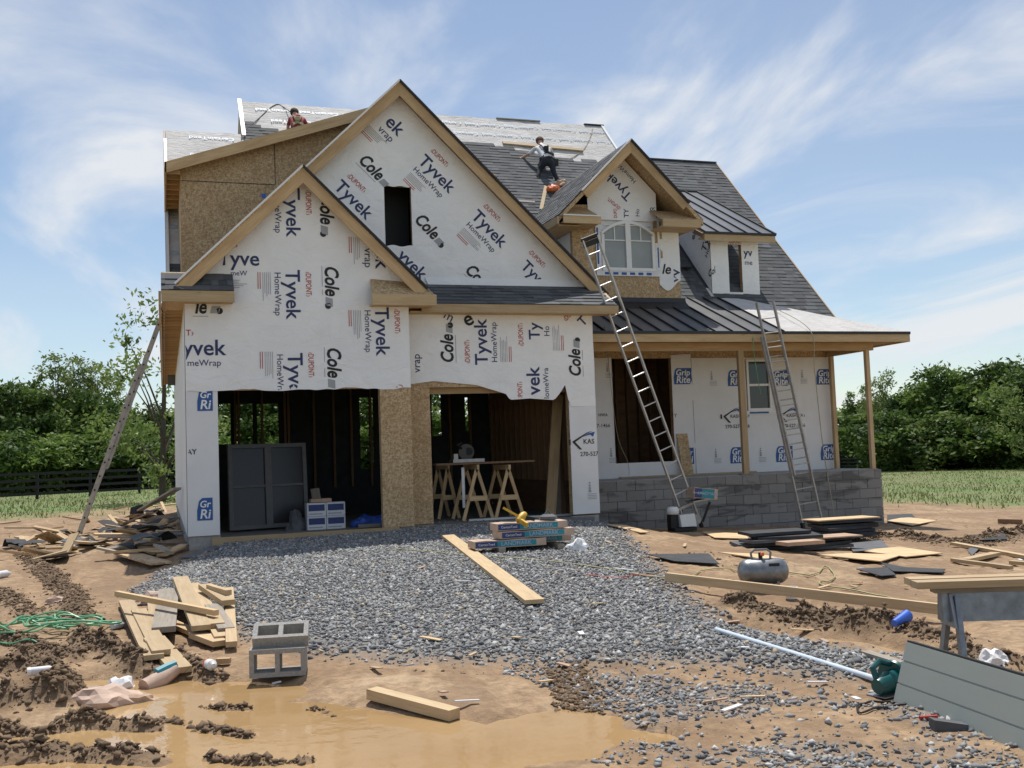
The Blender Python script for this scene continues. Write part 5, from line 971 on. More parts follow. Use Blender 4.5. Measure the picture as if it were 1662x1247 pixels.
mb = MB(); sd_ = np.cross(cdir, (0, 0, 1)); mb.bar(ctr+cdir*.03+sd_*(rd*.88)+arr(0, 0, .07), ctr+cdir*.14+sd_*(rd*.88)+arr(0, 0, .07), .004, .04, (0, 0, 1)); mb.build('data_plate', 'black', t)
# ================================================================== RIGHT FOREGROUND: PIPE, SAW, PANEL, SAWHORSE
a, c = G(1163, 1027), G(1425, 1111); mb = MB(); mb.tube([a+arr(0, 0, .025), c+arr(0, 0, .03)], .02, 10); tag(mb.build('plastic_pipe', 'pvc', None, smooth=True, loc=a), 'pale blue-white plastic pipe lying from the gravel to the circular saw', 'pipe')
sw = G(1440, 1132); t = thing('circular_saw', 'dark green circular saw lying on the stones against the grey panel', 'saw', sw)
mb = MB(); mb.lathe(sw+arr(.0, .0, .085), [(0, -.09), (.045, -.088), (.055, -.06), (.055, .02), (.07, .03), (.07, .08), (0, .085)], 18, (.95, .25, .1)); mb.build('motor_housing', 'saw_teal', t, smooth=True)
mb = MB(); mb.lathe(sw+arr(.07, .03, .10), [(0, 0), (.11, 0), (.115, .015), (.10, .05), (0, .055)], 22, (.95, .25, .1)); mb.build('blade_guard', 'saw_teal', t, smooth=True); mb = MB(); mb.lathe(sw+arr(.125, .045, .10), [(0, 0), (.098, 0), (.098, .004), (0, .004)], 24, (.95, .25, .1)); mb.build('blade', 'steel', t)
mb = MB(); mb.tube([sw+arr(-.07, .0, .12), sw+arr(-.08, .02, .18), sw+arr(-.02, .03, .215), sw+arr(.06, .04, .19)], .02, 8); mb.build('handle', 'saw_teal', t, smooth=True); mb = MB(); mb.bar(sw+arr(-.1, -.02, .02), sw+arr(.14, .04, .02), .14, .006); mb.build('base_plate', 'steel', t)
P0, P1 = G(1456, 1142), G(1668, 1218); dr = P1-P0; dr[2] = 0; dr /= np.linalg.norm(dr); P0 = P0+arr(0, 0, .01); PL = 2.45; ph = .53
rr_ = ray(1477, 1043); tt = np.linspace(3, 9, 4000); pts_ = CAM+tt[:, None]*rr_; per_ = arr(-dr[1], dr[0], 0); dd = np.abs((pts_-P0)@per_-(pts_-P0)[:, 2]*.20); TLp = pts_[int(np.argmin(dd))]; ph = float(np.linalg.norm(TLp-P0))
upv = TLp-P0; upv -= dr*(upv@dr)*.0; upv /= np.linalg.norm(upv); nn_ = np.cross(dr, upv); nn_ /= np.linalg.norm(nn_); slope_z = (P1[2]-P0[2])
t = thing('door_panel', 'grey-green ribbed sectional garage door panel leaning at the edge of the site', 'door panel', P0)
def pp(a, b_, h): return P0+dr*a+upv*b_+nn_*h
def strip(b0, b1, h0, h1, nm, m_):
    mb = MB(); mb.hexa([pp(0, b0, h0), pp(PL, b0, h0), pp(PL, b1, h0), pp(0, b1, h0), pp(0, b0, h1), pp(PL, b0, h1), pp(PL, b1, h1), pp(0, b1, h1)]); mb.build(nm, m_, t)
ph_ = ph/.53
strip(0, .16*ph_, -.02, .025, 'panel_field', 'panel_green'); strip(.175*ph_, .36*ph_, -.02, .025, 'panel_field', 'panel_green'); strip(.375*ph_, ph, -.02, .025, 'panel_field', 'panel_green'); strip(.16*ph_, .175*ph_, -.02, .017, 'panel_groove', 'panel_green'); strip(.36*ph_, .375*ph_, -.02, .017, 'panel_groove', 'panel_green'); strip(ph, ph+.012, -.025, .02, 'top_edge', 'black')
wk = G(1530, 1186); o = MB(); o.hexa([wk+arr(-.05, 0, .0), wk+arr(.22, -.1, .0), wk+arr(.24, -.04, .0), wk+arr(-.03, .07, .0), wk+arr(-.05, 0, .06), wk+arr(.22, -.1, .012), wk+arr(.24, -.04, .012), wk+arr(-.03, .07, .06)]); tag(o.build('plastic_wedge', 'felt_grey', None, loc=wk), 'dark grey plastic wedge on the stones under the grey panel', 'wedge')
mk = G(1505, 1168); o = MB(); o.tube([mk+arr(-.05, 0, .015), mk+arr(.05, -.02, .015)], .011, 8); tag(o.build('marker', 'cord_red', None, smooth=True, loc=mk), 'small red-tipped marker lying below the grey panel', 'marker')
sh = G(1548, 1122); sdx = arr(.93, -.36, 0); sdy = np.cross((0, 0, 1), sdx); hS = .60; t = thing('sawhorse', 'grey metal folding sawhorse carrying two pale planks', 'sawhorse', sh)
tb = sh+arr(0, 0, hS)
mb = MB(); mb.hexa([tb-sdx*.05-sdy*.06+arr(0, 0, -.17), tb+sdx*1.0-sdy*.06+arr(0, 0, -.17), tb+sdx*1.0+sdy*.06+arr(0, 0, -.17), tb-sdx*.05+sdy*.06+arr(0, 0, -.17), tb-sdx*.05-sdy*.035, tb+sdx*1.0-sdy*.035, tb+sdx*1.0+sdy*.035, tb-sdx*.05+sdy*.035]); mb.build('beam', 'galvanised', t)
mb = MB(); mb.bar(tb-sdx*.09+arr(0, 0, .02), tb+sdx*1.0+arr(0, 0, .02), .1, .035); mb.build('top_cap', 'lumber_grey', t)
for e in (0.03, .93):
    for s_ in (-1, 1): mb = MB(); mb.bar(tb+sdx*e+sdy*.05*s_+arr(0, 0, -.02), sh+sdx*(e-.03)+sdy*.24*s_, .06, .03, sdx); mb.build('leg', 'galvanised', t)
    mb = MB(); mb.prism([tb+sdx*(e-.04)-sdy*.05, tb+sdx*(e-.04)+sdy*.05, tb+sdx*(e-.04)+sdy*.13+arr(0, 0, -.2), tb+sdx*(e-.04)-sdy*.13+arr(0, 0, -.2)], sdx*.02); mb.build('end_plate', 'steel', t)
for dy_, dz, ln, lb in ((-.06, .062, 1.5, 'pale plank on the grey sawhorse along its edge facing the door panel'), (.07, .066, 1.45, 'pale plank on the grey sawhorse along its edge facing the house')):
    a = tb+sdx*(-.22)+sdy*dy_+arr(0, 0, dz); mb = MB(); mb.bar(a, a+sdx*ln+arr(0, 0, .0), .12, .042); tag(mb.build('plank', 'lumber_pale', None, loc=a), lb, 'plank', 'planks on the sawhorse')
crumple('plastic_bag', 'white plastic bag behind the leaning grey panel', 'bag', G(1612, 1080), (.10, .08, .1), 'bag_white', 1, 5)
b_ = G(1463, 1020); mb = MB(); mb.tube([b_+arr(-.09, -.03, .05), b_+arr(.09, .03, .09)], [.03, .05], 10); tag(mb.build('bottle', 'blue_bright', None, smooth=True, loc=b_), 'bright blue plastic bottle lying in the churned mud', 'bottle')
b_ = G(1284, 972); mb = MB(); mb.lathe(b_, [(.05, 0), (.07, .12), (.066, .12), (.046, .01), (0, .01)], 14); tag(mb.build('tub', 'bag_white', None, smooth=True, loc=b_), 'translucent white plastic tub behind the long thin board', 'tub')
# cups, bottles and wrappers on the left
for (px, py, r_, l_, m_, lb, nm, yaw) in ((342, 1088, .04, .11, 'white_plastic', 'white paper cup with orange rim lying near the lumber heap', 'cup', -1.2), (192, 1021, .035, .13, 'pvc', 'clear blue drink bottle lying by the lumber heap', 'bottle', .6), (68, 1096, .033, .2, 'carton', 'clear plastic bottle lying on the muddy ridge', 'bottle', .1), (6, 938, .05, .2, 'carton', 'pale plastic tube lying at the scrap edge', 'tube', .8)):
    p = G(px, py)+arr(0, 0, r_); d_ = arr(math.cos(yaw), math.sin(yaw), 0); t = thing(nm, lb, nm, p); mb = MB(); mb.lathe(p, [(0, -l_/2), (r_*.9, -l_/2), (r_, -l_*.3), (r_, l_*.25), (r_*.5, l_*.42), (r_*.4, l_/2), (0, l_/2)], 14, d_); mb.build('body', m_, t, smooth=True)
    mb = MB(); mb.lathe(p, [(r_*1.02, -l_/2), (r_*1.04, -l_*.42), (r_*1.02, -l_*.36)], 14, d_); mb.build('rim', 'orange' if nm == 'cup' else 'white_plastic', t)
for i, (px, py, r_, m_, lb) in enumerate(((165, 1140, (.22, .16, .10), 'paper_pink', 'crumpled pinkish shingle wrapper soaking in the puddle'), (195, 1125, (.12, .10, .10), 'bag_white', 'crumpled white plastic film among the wrappers in the puddle'), (215, 1145, (.16, .10, .08), 'kraft', 'torn brown wrapper at the puddle edge'), (90, 978, (.1, .07, .06), 'paper_pink', 'small crumpled paper scrap on the mud near the hose'))): crumple('wrapper', lb, 'wrapper', G(px, py), r_, m_, 1, 11+i)
p = G(262, 1118); t = thing('wrapper_roll', 'rolled shingle wrapper with teal stripe lying against the lumber end', 'wrapper', p); mb = MB(); mb.tube([p+arr(-.12, -.1, .04), p+arr(.0, 0, .07), p+arr(.1, .08, .12)], [.06, .065, .05], 10); mb.build('paper', 'paper_pink', t, smooth=True); mb = MB(); mb.tube([p+arr(-.03, -.0, .11), p+arr(.04, .04, .135), p+arr(.1, .08, .15)], [.045, .04, .035], 8); mb.build('stripe', 'ink_teal', t, smooth=True)
for i, (px, py, lb) in enumerate(((395, 561+400, 'x'),)): pass
# ================================================================== SCRAP HEAP BY THE LEFT WALL
HG = 'scraps in the heap by the left wall'
def scrap(i, c, kind):
    yaw = random.uniform(0, 3.14); R = Matrix.Rotation(yaw, 3, 'Z') @ Matrix.Rotation(random.gauss(0, .22), 3, 'X') @ Matrix.Rotation(random.gauss(0, .22), 3, 'Y')
    if kind == 0: s_ = (random.uniform(.35, 1.1), random.uniform(.07, .16), .035); m_, nm, lb, ct_ = random.choice(['lumber', 'lumber_pale', 'lumber_grey', 'lumber']), 'board_scrap', 'short lumber offcut in the scrap heap by the side wall', 'offcut'
    elif kind == 1: s_ = (random.uniform(.3, .6), random.uniform(.25, .4), .008); m_, nm, lb, ct_ = random.choice(['felt', 'felt', 'felt_grey']), 'shingle_scrap', 'dark bent shingle scrap in the heap by the side wall', 'shingle scrap'
    else: s_ = (random.uniform(.3, .6), random.uniform(.2, .4), .014); m_, nm, lb, ct_ = 'osb', 'sheathing_scrap', 'ragged sheathing board scrap in the heap by the side wall', 'board scrap'
    mb = MB(); l, w, h = s_; n = 4; bend = random.uniform(-.05, .12) if kind == 1 else 0
    sk_ = random.uniform(-.12, .12)
    for k in range(n):
        a, b_ = -l/2+l*k/n, -l/2+l*(k+1)/n; f = lambda x: bend*math.cos(x/l*3.14)
        mb.hexa([(a, -w/2+sk_*a, f(a)), (b_, -w/2+sk_*b_, f(b_)), (b_, w/2, f(b_)), (a, w/2, f(a)), (a, -w/2+sk_*a, f(a)+h), (b_, -w/2+sk_*b_, f(b_)+h), (b_, w/2, f(b_)+h), (a, w/2, f(a)+h)]) if kind else None
    if not kind: mb.box(-l/2, l/2, -w/2, w/2, 0, h)
    mb.V = [tuple(np.array(R @ Vector(v))+np.array(c)) for v in mb.V]; o = mb.build(nm, m_, None, loc=c, weld=True); tag(o, lb, ct_, HG+' '+nm.replace('_', ' ')+'s')
for i in range(135):
    u_ = random.random()
    if u_ < .70: px, py = random.gauss(235, 42), random.gauss(868, 24)
    else: px, py = random.uniform(20, 150), random.gauss(885, 14)
    if px > 296 or py > 925 or py < 828: continue
    if py > 895 and px > 130 and px < 190: continue
    p = G(px, py); 
    if p[0] > -.16: continue
    scrap(i, p+arr(0, 0, random.uniform(.02, .12)+.10*math.exp(-((px-250)/40)**2)), random.choices([0, 1, 2], [.5, .27, .23])[0])
for (px, py, qx, qy, za, zb, w, lb) in ((215, 838, 288, 793, .0, .75, .14, 'weathered board propped up against the side wall'), (200, 905, 262, 920, .05, .02, .3, 'flat sheathing offcut at the front of the scrap heap'), (235, 893, 262, 905, .04, .04, .3, 'second flat sheathing offcut at the front of the scrap heap'), (262, 908, 300, 893, .03, .06, .16, 'lumber offcut next to the garage corner'), (0, 852, 32, 848, 0, 0, .1, 'pale lath lying alone on the mud past the scrap heap')):
    if zb > .5: a = G(px, py)+arr(0, 0, .05); c = B(qx, qy, x=-.12); mb = MB(); mb.bar(a, c, .14, .04); tag(mb.build('board_scrap', 'lumber_grey', None, loc=a), lb, 'board')
    else: plank((px, py), (qx, qy), w, .03, lb, 'osb' if w > .2 else 'lumber', za, zb)
for px, py, lb in ((222, 845, 'upright black shingle scrap standing in the heap'),):
    p = G(px, py); mb = MB(); mb.hexa([p+arr(-.2, 0, .02), p+arr(.2, .05, .02), p+arr(.2, .09, .02), p+arr(-.2, .03, .02), p+arr(-.16, .12, .36), p+arr(.16, .15, .44), p+arr(.16, .17, .44), p+arr(-.16, .14, .36)]); tag(mb.build('shingle_scrap', 'felt', None, loc=p), lb, 'shingle scrap')
for px, py, w_, lb in ((330, 902, .5, 'dark felt strip at the garage corner on the gravel'),):
    a, c = G(270+30, 908), G(352, 890); mb = MB(); mb.bar(a+arr(0, 0, .02), c+arr(0, 0, .03), .22, .008); tag(mb.build('felt_strip', 'felt_grey', None, loc=a), lb, 'felt')
# ================================================================== RIGHT SIDE STACKS AND SHEETS
def shingle_stack(px, py, n, L_, label, spread, top='ply', yaw=0):
    p = G(px, py); t = thing('shingle_stack', label, 'shingle stack', p)
    for i in range(n):
        c = p+arr(random.uniform(-spread, spread)*2, random.uniform(-spread, spread)*2, .03+i*.052); a = yaw+random.gauss(0, .1); u = arr(math.cos(a), math.sin(a), 0); v = arr(-math.sin(a), math.cos(a), 0); w = .2; l = L_/2; sag = random.uniform(.0, .02)
        for lo, hi, s0, s1 in ((-1, 0, sag, 0), (0, 1, 0, sag)):
            pass
        mb = MB(); mb.hexa([c-u*l-v*w-arr(0, 0, sag), c+u*l-v*w-arr(0, 0, sag), c+u*l+v*w, c-u*l+v*w, c-u*l-v*w+arr(0, 0, .042-sag), c+u*l-v*w+arr(0, 0, .042-sag), c+u*l+v*w+arr(0, 0, .042), c-u*l+v*w+arr(0, 0, .042)]); mb.build('shingle_layer', random.choice(['felt', 'felt', 'felt_grey']), t)
    c = p+arr(0, 0, .035+n*.052); u = arr(math.cos(yaw), math.sin(yaw), 0)
    if top: mb = MB(); mb.bar(c-u*L_*.52, c+u*L_*.52, .48, .018); mb.build('cover_board', top, t)
shingle_stack(1366, 876, 6, 1.15, 'tall stack of dark shingles under a pale board near the block wall', .03)
shingle_stack(1322, 893, 3, 1.3, 'low stack of dark shingles under a long pale board', .05, 'kraft', -.05)
shingle_stack(1262, 893, 5, .95, 'slumped stack of loose black shingles by the compressor', .10, None, -.15)
p = G(1275, 896); mb = MB(); mb.bar(p+arr(-.25, -.3, .15), p+arr(.35, -.3, .15), .3, .05); tag(mb.build('board_scrap', 'kraft', None, loc=p), 'short kraft-coloured pack on the slumped shingle stack', 'pack')
def sheet(pts, label, mat_, name='plywood_scrap', cat='board', th=.012, curl=0):
    P_ = [G(*q)+arr(0, 0, .02+random.uniform(0, .02)) for q in pts]; c = sum(P_)/len(P_); mb = MB(); mb.prism(P_, (0, 0, th)); tag(mb.build(name, mat_, None, loc=c), label, cat)
for pts, lb, m_ in ((((1330, 905), (1380, 902), (1465, 905), (1430, 917)), 'large pale plywood offcut lying flat on the mud', 'ply'), (((1395, 897), (1460, 892), (1530, 902), (1470, 908)), 'second pale plywood offcut overlapping the first on the mud', 'ply'), (((1165, 902), (1235, 904), (1275, 914), (1230, 911)), 'pale plywood sliver beside the compressor', 'ply'), (((1140, 866), (1210, 869), (1215, 878), (1160, 876)), 'pale plywood strip in front of the hoist engine', 'ply'), (((985, 855), (1015, 857), (1055, 868), (1040, 868)), 'pale plywood sliver at the corner of the block wall', 'ply'), (((1440, 848), (1470, 842), (1520, 848), (1480, 856)), 'pale board scrap beyond the porch corner', 'ply')): sheet(pts, lb, m_)
for pts, lb in ((((1050, 905), (1150, 902), (1168, 921), (1095, 915)), 'wide black felt sheet lying at the gravel edge'), (((1390, 930), (1440, 926), (1455, 938), (1430, 941)), 'dark shingle piece lying flat on the open mud'), (((1430, 918), (1470, 926), (1535, 928), (1530, 934), (1450, 932)), 'long curled black felt strip on the open mud'), (((1375, 886), (1430, 880), (1445, 894), (1385, 900)), 'grey plastic film lying beside the tall shingle stack'), (((1440, 838), (1480, 836), (1490, 848), (1440, 850)), 'dark shingles strewn past the porch corner'), (((1575, 872), (1630, 870), (1635, 878), (1590, 880)), 'dark flat puddle-side felt scrap in the far rut'), (((1570, 898), (1580, 890), (1590, 893), (1578, 905)), 'grey shingle propped on the far boards')): sheet(pts, lb, 'felt_grey' if 'grey' in lb else 'felt', 'felt_sheet', 'felt', .008)
p = G(1108, 768) if False else None
bx = B(1109, 704, y=3.0); mb = MB(); mb.hexa([(bx[0]-.13, 2.85, PZ+.015), (bx[0]+.13, 2.85, PZ+.015), (bx[0]+.13, 2.87, PZ+.015), (bx[0]-.13, 2.87, PZ+.015), (bx[0]-.13, 3.06, bx[2]), (bx[0]+.13, 3.06, bx[2]), (bx[0]+.13, 3.078, bx[2]), (bx[0]-.13, 3.078, bx[2])]); tag(mb.build('sheathing_scrap', 'osb', None, loc=(bx[0], 2.85, PZ)), 'upright sheathing offcut leaning on the porch wall beside the big opening', 'board')
for i in range(46):       # small litter: chips of wood on the gravel and mud
    px, py = (random.uniform(420, 1400), random.uniform(880, 1160)) if i < 30 else (random.uniform(1350, 1660), random.uniform(830, 960))
    p = G(px, py); a = random.uniform(0, 6.28); l = random.uniform(.03, .11); u = arr(math.cos(a), math.sin(a), .1); mb = MB(); mb.bar(p-u*l+arr(0, 0, .03), p+u*l+arr(0, 0, .03), random.uniform(.02, .05), .008); tag(mb.build('wood_chip', random.choice(['ply', 'lumber_pale', 'bag_white', 'kraft']), None, loc=p), 'small stray chip of wood or paper lying on the ground', 'chip', 'stray chips on the ground')
# ================================================================== INSIDE THE GARAGE
def inwin():
    c0, c1 = B(372, 838, y=1.5), B(500, 838, y=1.8); z0, z1 = .30, B(372, 722, y=1.6)[2]; t = thing('crated_window', 'large black twin window unit standing inside the garage bay under the small gable', 'window unit', (c0[0], 1.5, .27)); u = c1-c0; u[2] = 0; L_ = np.linalg.norm(u); u /= L_; n = arr(u[1], -u[0], 0); q = lambda a, z, h=0: arr(c0[0], c0[1], 0)+u*a+arr(0, 0, z)+n*h+arr(0, .14*(z-z0), 0)
    def fr(a0, a1, b0, b1, nm, m_, h0=-.04, h1=.04): mb = MB(); mb.hexa([q(a0, b0, h1), q(a1, b0, h1), q(a1, b0, h0), q(a0, b0, h0), q(a0, b1, h1), q(a1, b1, h1), q(a1, b1, h0), q(a0, b1, h0)]); mb.build(nm, m_, t)
    w = .07
    fr(0, L_, z0, z0+w, 'frame_rail', 'void_grey'); fr(0, L_, z1-w, z1, 'frame_rail', 'void_grey'); fr(0, w, z0+w, z1-w, 'frame_stile', 'void_grey'); fr(L_-w, L_, z0+w, z1-w, 'frame_stile', 'void_grey'); fr(L_/2-.06, L_/2+.06, z0+w, z1-w, 'mullion', 'void_grey', -.04, .045)
    zm = z0+(z1-z0)*.5
    for a0, a1 in ((w, L_/2-.06), (L_/2+.06, L_-w)): fr(a0, a1, z0+w, z1-w, 'pane', 'black_gloss', -.01, .0); fr(a0, a1, zm-.02, zm+.02, 'sash_rail', 'void_grey', .001, .03)
inwin()
p = B(530, 846, y=.9); p[2] = .265
CB = 'white cartons stacked inside the garage bay under the small gable'
for r in range(2):
    for k in range(2):
        c = p+arr((k-.5)*.335, .15, r*.235); t = thing('carton', 'white blue-printed carton in the wrapped stack inside the garage bay under the small gable', 'carton', c, CB); mb = MB(); mb.box(c[0]-.163, c[0]+.163, c[1]-.15, c[1]+.15, c[2], c[2]+.23); mb.build('box', 'carton', t)
        mb = MB(); mb.box(c[0]-.14, c[0]+.14, c[1]-.153, c[1]-.151, c[2]+.09, c[2]+.20); mb.build('printed_panel', 'carton_blue', t); mb = MB(); mb.box(c[0]-.14, c[0]+.1, c[1]-.153, c[1]-.151, c[2]+.03, c[2]+.05); mb.build('printed_line', 'ink_grey', t)
c = p+arr(-.06, .15, .475); mb = MB(); mb.bar(c+arr(-.2, 0, .03), c+arr(.16, 0, .03), .26, .06); tag(mb.build('kraft_box', 'kraft', None, loc=c), 'flat brown box on top of the white cartons', 'box')
crumple('tarp', 'crumpled blue tarp on the garage floor beside the cartons', 'tarp', (B(600, 845, y=1.1)[0], 1.1, .28), (.32, .2, .16), 'tarp_blue', 1, 21)
crumple('plastic_film', 'clear plastic film bunched beside the white cartons', 'film', (p[0]-.5, 1.15, .28), (.16, .12, .28), 'felt_grey', 1, 23)
a = B(600, 848, y=.7); mb = MB(); mb.box(a[0]-.2, a[0]+.18, .66, .72, .27, .33); tag(mb.build('offcut', 'lumber_grey', None, loc=(a[0], .69, .27)), 'pale offcut lying just inside the garage bay under the small gable', 'offcut')
c = B(520, 800, y=1.7); mb = MB(); mb.bar((c[0], 1.7, .27), (c[0]-.06, 2.0, .95), .16, .03, (0, -1, .3)); tag(mb.build('board_scrap', 'lumber_grey', None, loc=(c[0], 1.7, .27)), 'weathered board leaning behind the cartons', 'board')
# trestles and saw
def trestle(px0, px1, y, label, ptop=None):
    a = B(px0, 833, y=y); b_ = B(px1, 833, y=y); top = (a+b_)/2; top[2] = B((px0+px1)/2, 760, y=y)[2]; t = thing('trestle', label, 'trestle', (top[0], y, .27), 'timber trestles in the garage bay nearest the porch')
    for yy in (y, y+.75):
        for q_ in (a, b_): mb = MB(); mb.bar((top[0], yy, top[2]), (q_[0], yy, .27), .06, .035, (0, 1, 0)); mb.build('leg', 'lumber', t)
        mb = MB(); z_ = .27+(top[2]-.27)*.42; k = .60; mb.bar((top[0]+(a[0]-top[0])*k, yy-.03, z_), (top[0]+(b_[0]-top[0])*k, yy-.03, z_), .02, .09); mb.build('cross_brace', 'lumber', t)
    mb = MB(); mb.bar((top[0], y-.1, top[2]+.02), (top[0], y+.85, top[2]+.02), .045, .09); mb.build('top_rail', 'lumber', t); return top
tz = trestle(752, 800, .95, 'pale timber trestle in the middle of the garage bay nearest the porch'); tz2 = trestle(804, 850, .95, 'pale timber trestle next to the leaning boards'); trestle(712, 745, 1.9, 'dim timber trestle at the back of the garage bay nearest the porch')
mb = MB(); mb.box(tz[0]-.75, tz2[0]+.55, 1.0, 1.35, tz[2]+.075, tz[2]+.11); tag(mb.build('bench_plank', 'lumber_brown', None, loc=(tz[0], 1.1, tz[2])), 'dark bench plank spanning the timber trestles', 'plank')
mw = arr(B(757, 745, y=1.15)[0], 1.15, tz[2]+.115); t = thing('mitre_saw', 'dark mitre saw standing on the bench plank in the garage', 'saw', mw)
mb = MB(); mb.box(mw[0]-.3, mw[0]+.3, .98, 1.3, mw[2], mw[2]+.06); mb.build('table', 'steel', t); mb = MB(); mb.lathe(mw+arr(.0, 0, .19), [(0, -.02), (.15, -.02), (.155, 0), (.15, .02), (0, .02)], 24, (0, 1, 0)); mb.build('blade_guard', 'black_gloss', t, smooth=True); mb = MB(); mb.lathe(mw+arr(.08, .05, .2), [(0, -.1), (.07, -.1), (.07, .1), (0, .1)], 14, (.5, 1, 0)); mb.build('motor', 'black', t); mb = MB(); mb.tube([mw+arr(-.1, -.05, .26), mw+arr(-.2, -.15, .33), mw+arr(-.12, -.18, .36)], .02, 8); mb.build('handle', 'black', t); mb = MB(); mb.box(mw[0]-.28, mw[0]-.2, 1.0, 1.1, mw[2]+.06, mw[2]+.16); mb.build('fence', 'steel', t)
c = B(752, 790, y=1.1); mb = MB(); mb.box(c[0]-.025, c[0]+.03, 1.1, 1.105, .5, tz[2]+.02); tag(mb.build('wrap_strip', 'bag_white', None, loc=(c[0], 1.1, .5)), 'white and blue wrap strip hanging from the bench plank', 'strip')
for i, (pa, pb, w) in enumerate((((893, 828), (922, 640), .2), ((905, 832), (930, 700), .14), ((915, 832), (929, 660), .1))):
    y_ = .95+.2*i; a, c = B(*pa, y=y_), B(*pb, y=y_+.45); a[2] = .265; c[0] = min(c[0], 6.95); mb = MB(); mb.bar(a, c, w, .04, (0, 1, 0)); tag(mb.build('leaning_board', ['lumber', 'lumber_grey', 'lumber_brown'][i], None, loc=a), ['wide board leaning inside the garage jamb beside the porch', 'narrower board leaning behind the wide one in the garage', 'thin board leaning at the garage side wall'][i], 'board', 'boards leaning in the garage')
a, c = B(760, 832, y=.9), B(925, 830, y=.9); mb = MB(); mb.box(a[0], c[0], .85, .9, .262, .30); tag(mb.build('aluminium_strip', 'aluminium', None, loc=a), 'bright metal strip lying on the garage floor', 'strip')
# ================================================================== ROOFERS
def skinbody(name, V, E_, R_, parent, mats, pick, root=0, sub=2):
    me_ = bpy.data.meshes.new(name); off = np.array(parent['_o']); me_.from_pydata([tuple(np.array(v)-off) for v in V], E_, []); o = bpy.data.objects.new(name, me_); COL.objects.link(o)
    md = o.modifiers.new('s', 'SKIN'); md.use_smooth_shade = True; sv = me_.skin_vertices[0].data
    for i, r_ in enumerate(R_): sv[i].radius = r_ if isinstance(r_, tuple) else (r_, r_)
    sv[root].use_root = True; o.modifiers.new('d', 'SUBSURF').levels = sub; dg = bpy.context.evaluated_depsgraph_get(); nm_ = bpy.data.meshes.new_from_object(o.evaluated_get(dg)); bpy.data.objects.remove(o); 
    nm_.materials.clear()
    for m_ in mats: nm_.materials.append(MATS[m_])
    VA = np.array([np.array(v)-off for v in V])
    for p_ in nm_.polygons:
        c = np.array(p_.center); bi, bd = 0, 1e9
        for k, (a, b_) in enumerate(E_):
            e = VA[b_]-VA[a]; t_ = min(1, max(0, (c-VA[a])@e/(e@e))); d_ = np.linalg.norm(c-VA[a]-e*t_)
            if d_ < bd: bi, bd = k, d_
        p_.material_index = pick[bi]; p_.use_smooth = True
    o = bpy.data.objects.new(name, nm_); COL.objects.link(o); o.parent = parent; o['_o'] = tuple(off); return o
def roofer(label, J, shirt, hair, straps):
    base = J['footL']; t = thing('person', label, 'person', base)
    names = ['pelvis', 'waist', 'chest', 'neck', 'head', 'crown', 'shL', 'elL', 'haL', 'fiL', 'shR', 'elR', 'haR', 'fiR', 'hipL', 'knL', 'footL', 'toeL', 'hipR', 'knR', 'footR', 'toeR']
    rad = dict(pelvis=(.15, .12), waist=(.14, .11), chest=(.17, .12), neck=.055, head=(.085, .095), crown=(.07, .08), shL=.065, elL=.045, haL=.036, fiL=.022, shR=.065, elR=.045, haR=.036, fiR=.022, hipL=.10, knL=.068, footL=.05, toeL=.04, hipR=.10, knR=.068, footR=.05, toeR=.04)
    V = [J[n_] for n_ in names]; ed = [('pelvis', 'waist', 1), ('waist', 'chest', 1), ('chest', 'neck', 1), ('neck', 'head', 0), ('head', 'crown', 0), ('chest', 'shL', 1), ('shL', 'elL', 1), ('elL', 'haL', 0), ('haL', 'fiL', 0), ('chest', 'shR', 1), ('shR', 'elR', 1), ('elR', 'haR', 0), ('haR', 'fiR', 0), ('pelvis', 'hipL', 2), ('hipL', 'knL', 2), ('knL', 'footL', 2), ('footL', 'toeL', 3), ('pelvis', 'hipR', 2), ('hipR', 'knR', 2), ('knR', 'footR', 2), ('footR', 'toeR', 3)]
    ix = {n_: i for i, n_ in enumerate(names)}; skinbody('body', V, [(ix[a], ix[b_]) for a, b_, _ in ed], [rad[n_] for n_ in names], t, ['skin', shirt, 'jeans', 'boot'], [k for *_, k in ed])
    hd_ = arr(*J['head']); cr_ = arr(*J['crown']); up_ = cr_-hd_; up_ /= np.linalg.norm(up_); bk = arr(-.2, -1, .1)
    mb = MB(); c = hd_+up_*.035+bk*.018; mb.lathe(c, [(.02, -.09), (.085, -.075), (.108, -.02), (.108, .04), (.085, .09), (.045, .118), (0, .125)], 16, up_); hb = mb.build('hair', hair, t, smooth=True)
    ch_, pe = arr(*J['chest']), arr(*J['pelvis']); sl, sr_ = arr(*J['shL']), arr(*J['shR']); out = arr(0, -.13, .05); w_ = arr(*J['waist'])
    mb = MB()
    for s_ in (sl, sr_): mb.tube([s_*.6+ch_*.4+arr(0, -.05, .10), s_*.5+ch_*.5+out, w_+out*.95, pe*.7+w_*.3+out+(s_-ch_)*.7], .022, 6)
    mb.tube([w_+(sl-ch_)*.9+out*.4, w_+out*1.05, w_+(sr_-ch_)*.9+out*.4], .026, 6); mb.build('harness', straps, t); mb = MB(); mb.box(*[f for k in range(3) for f in ((ch_*.6+w_*.4+out*1.1)[k]-.05, (ch_*.6+w_*.4+out*1.1)[k]+.05)]); mb.build('harness_plate', straps, t)
    mb = MB(); mb.tube([pe+(sl-ch_)*.75+out*.3, pe+out*1.0, pe+(sr_-ch_)*.75+out*.3], .035, 6); mb.build('tool_belt', 'strap', t)
    for s_ in (sl, sr_): c = pe+(s_-ch_)*.95+arr(0, -.06, -.06); mb = MB(); mb.box(c[0]-.06, c[0]+.06, c[1]-.05, c[1]+.05, c[2]-.1, c[2]+.06); mb.build('tool_pouch', 'strap', t)
    return t
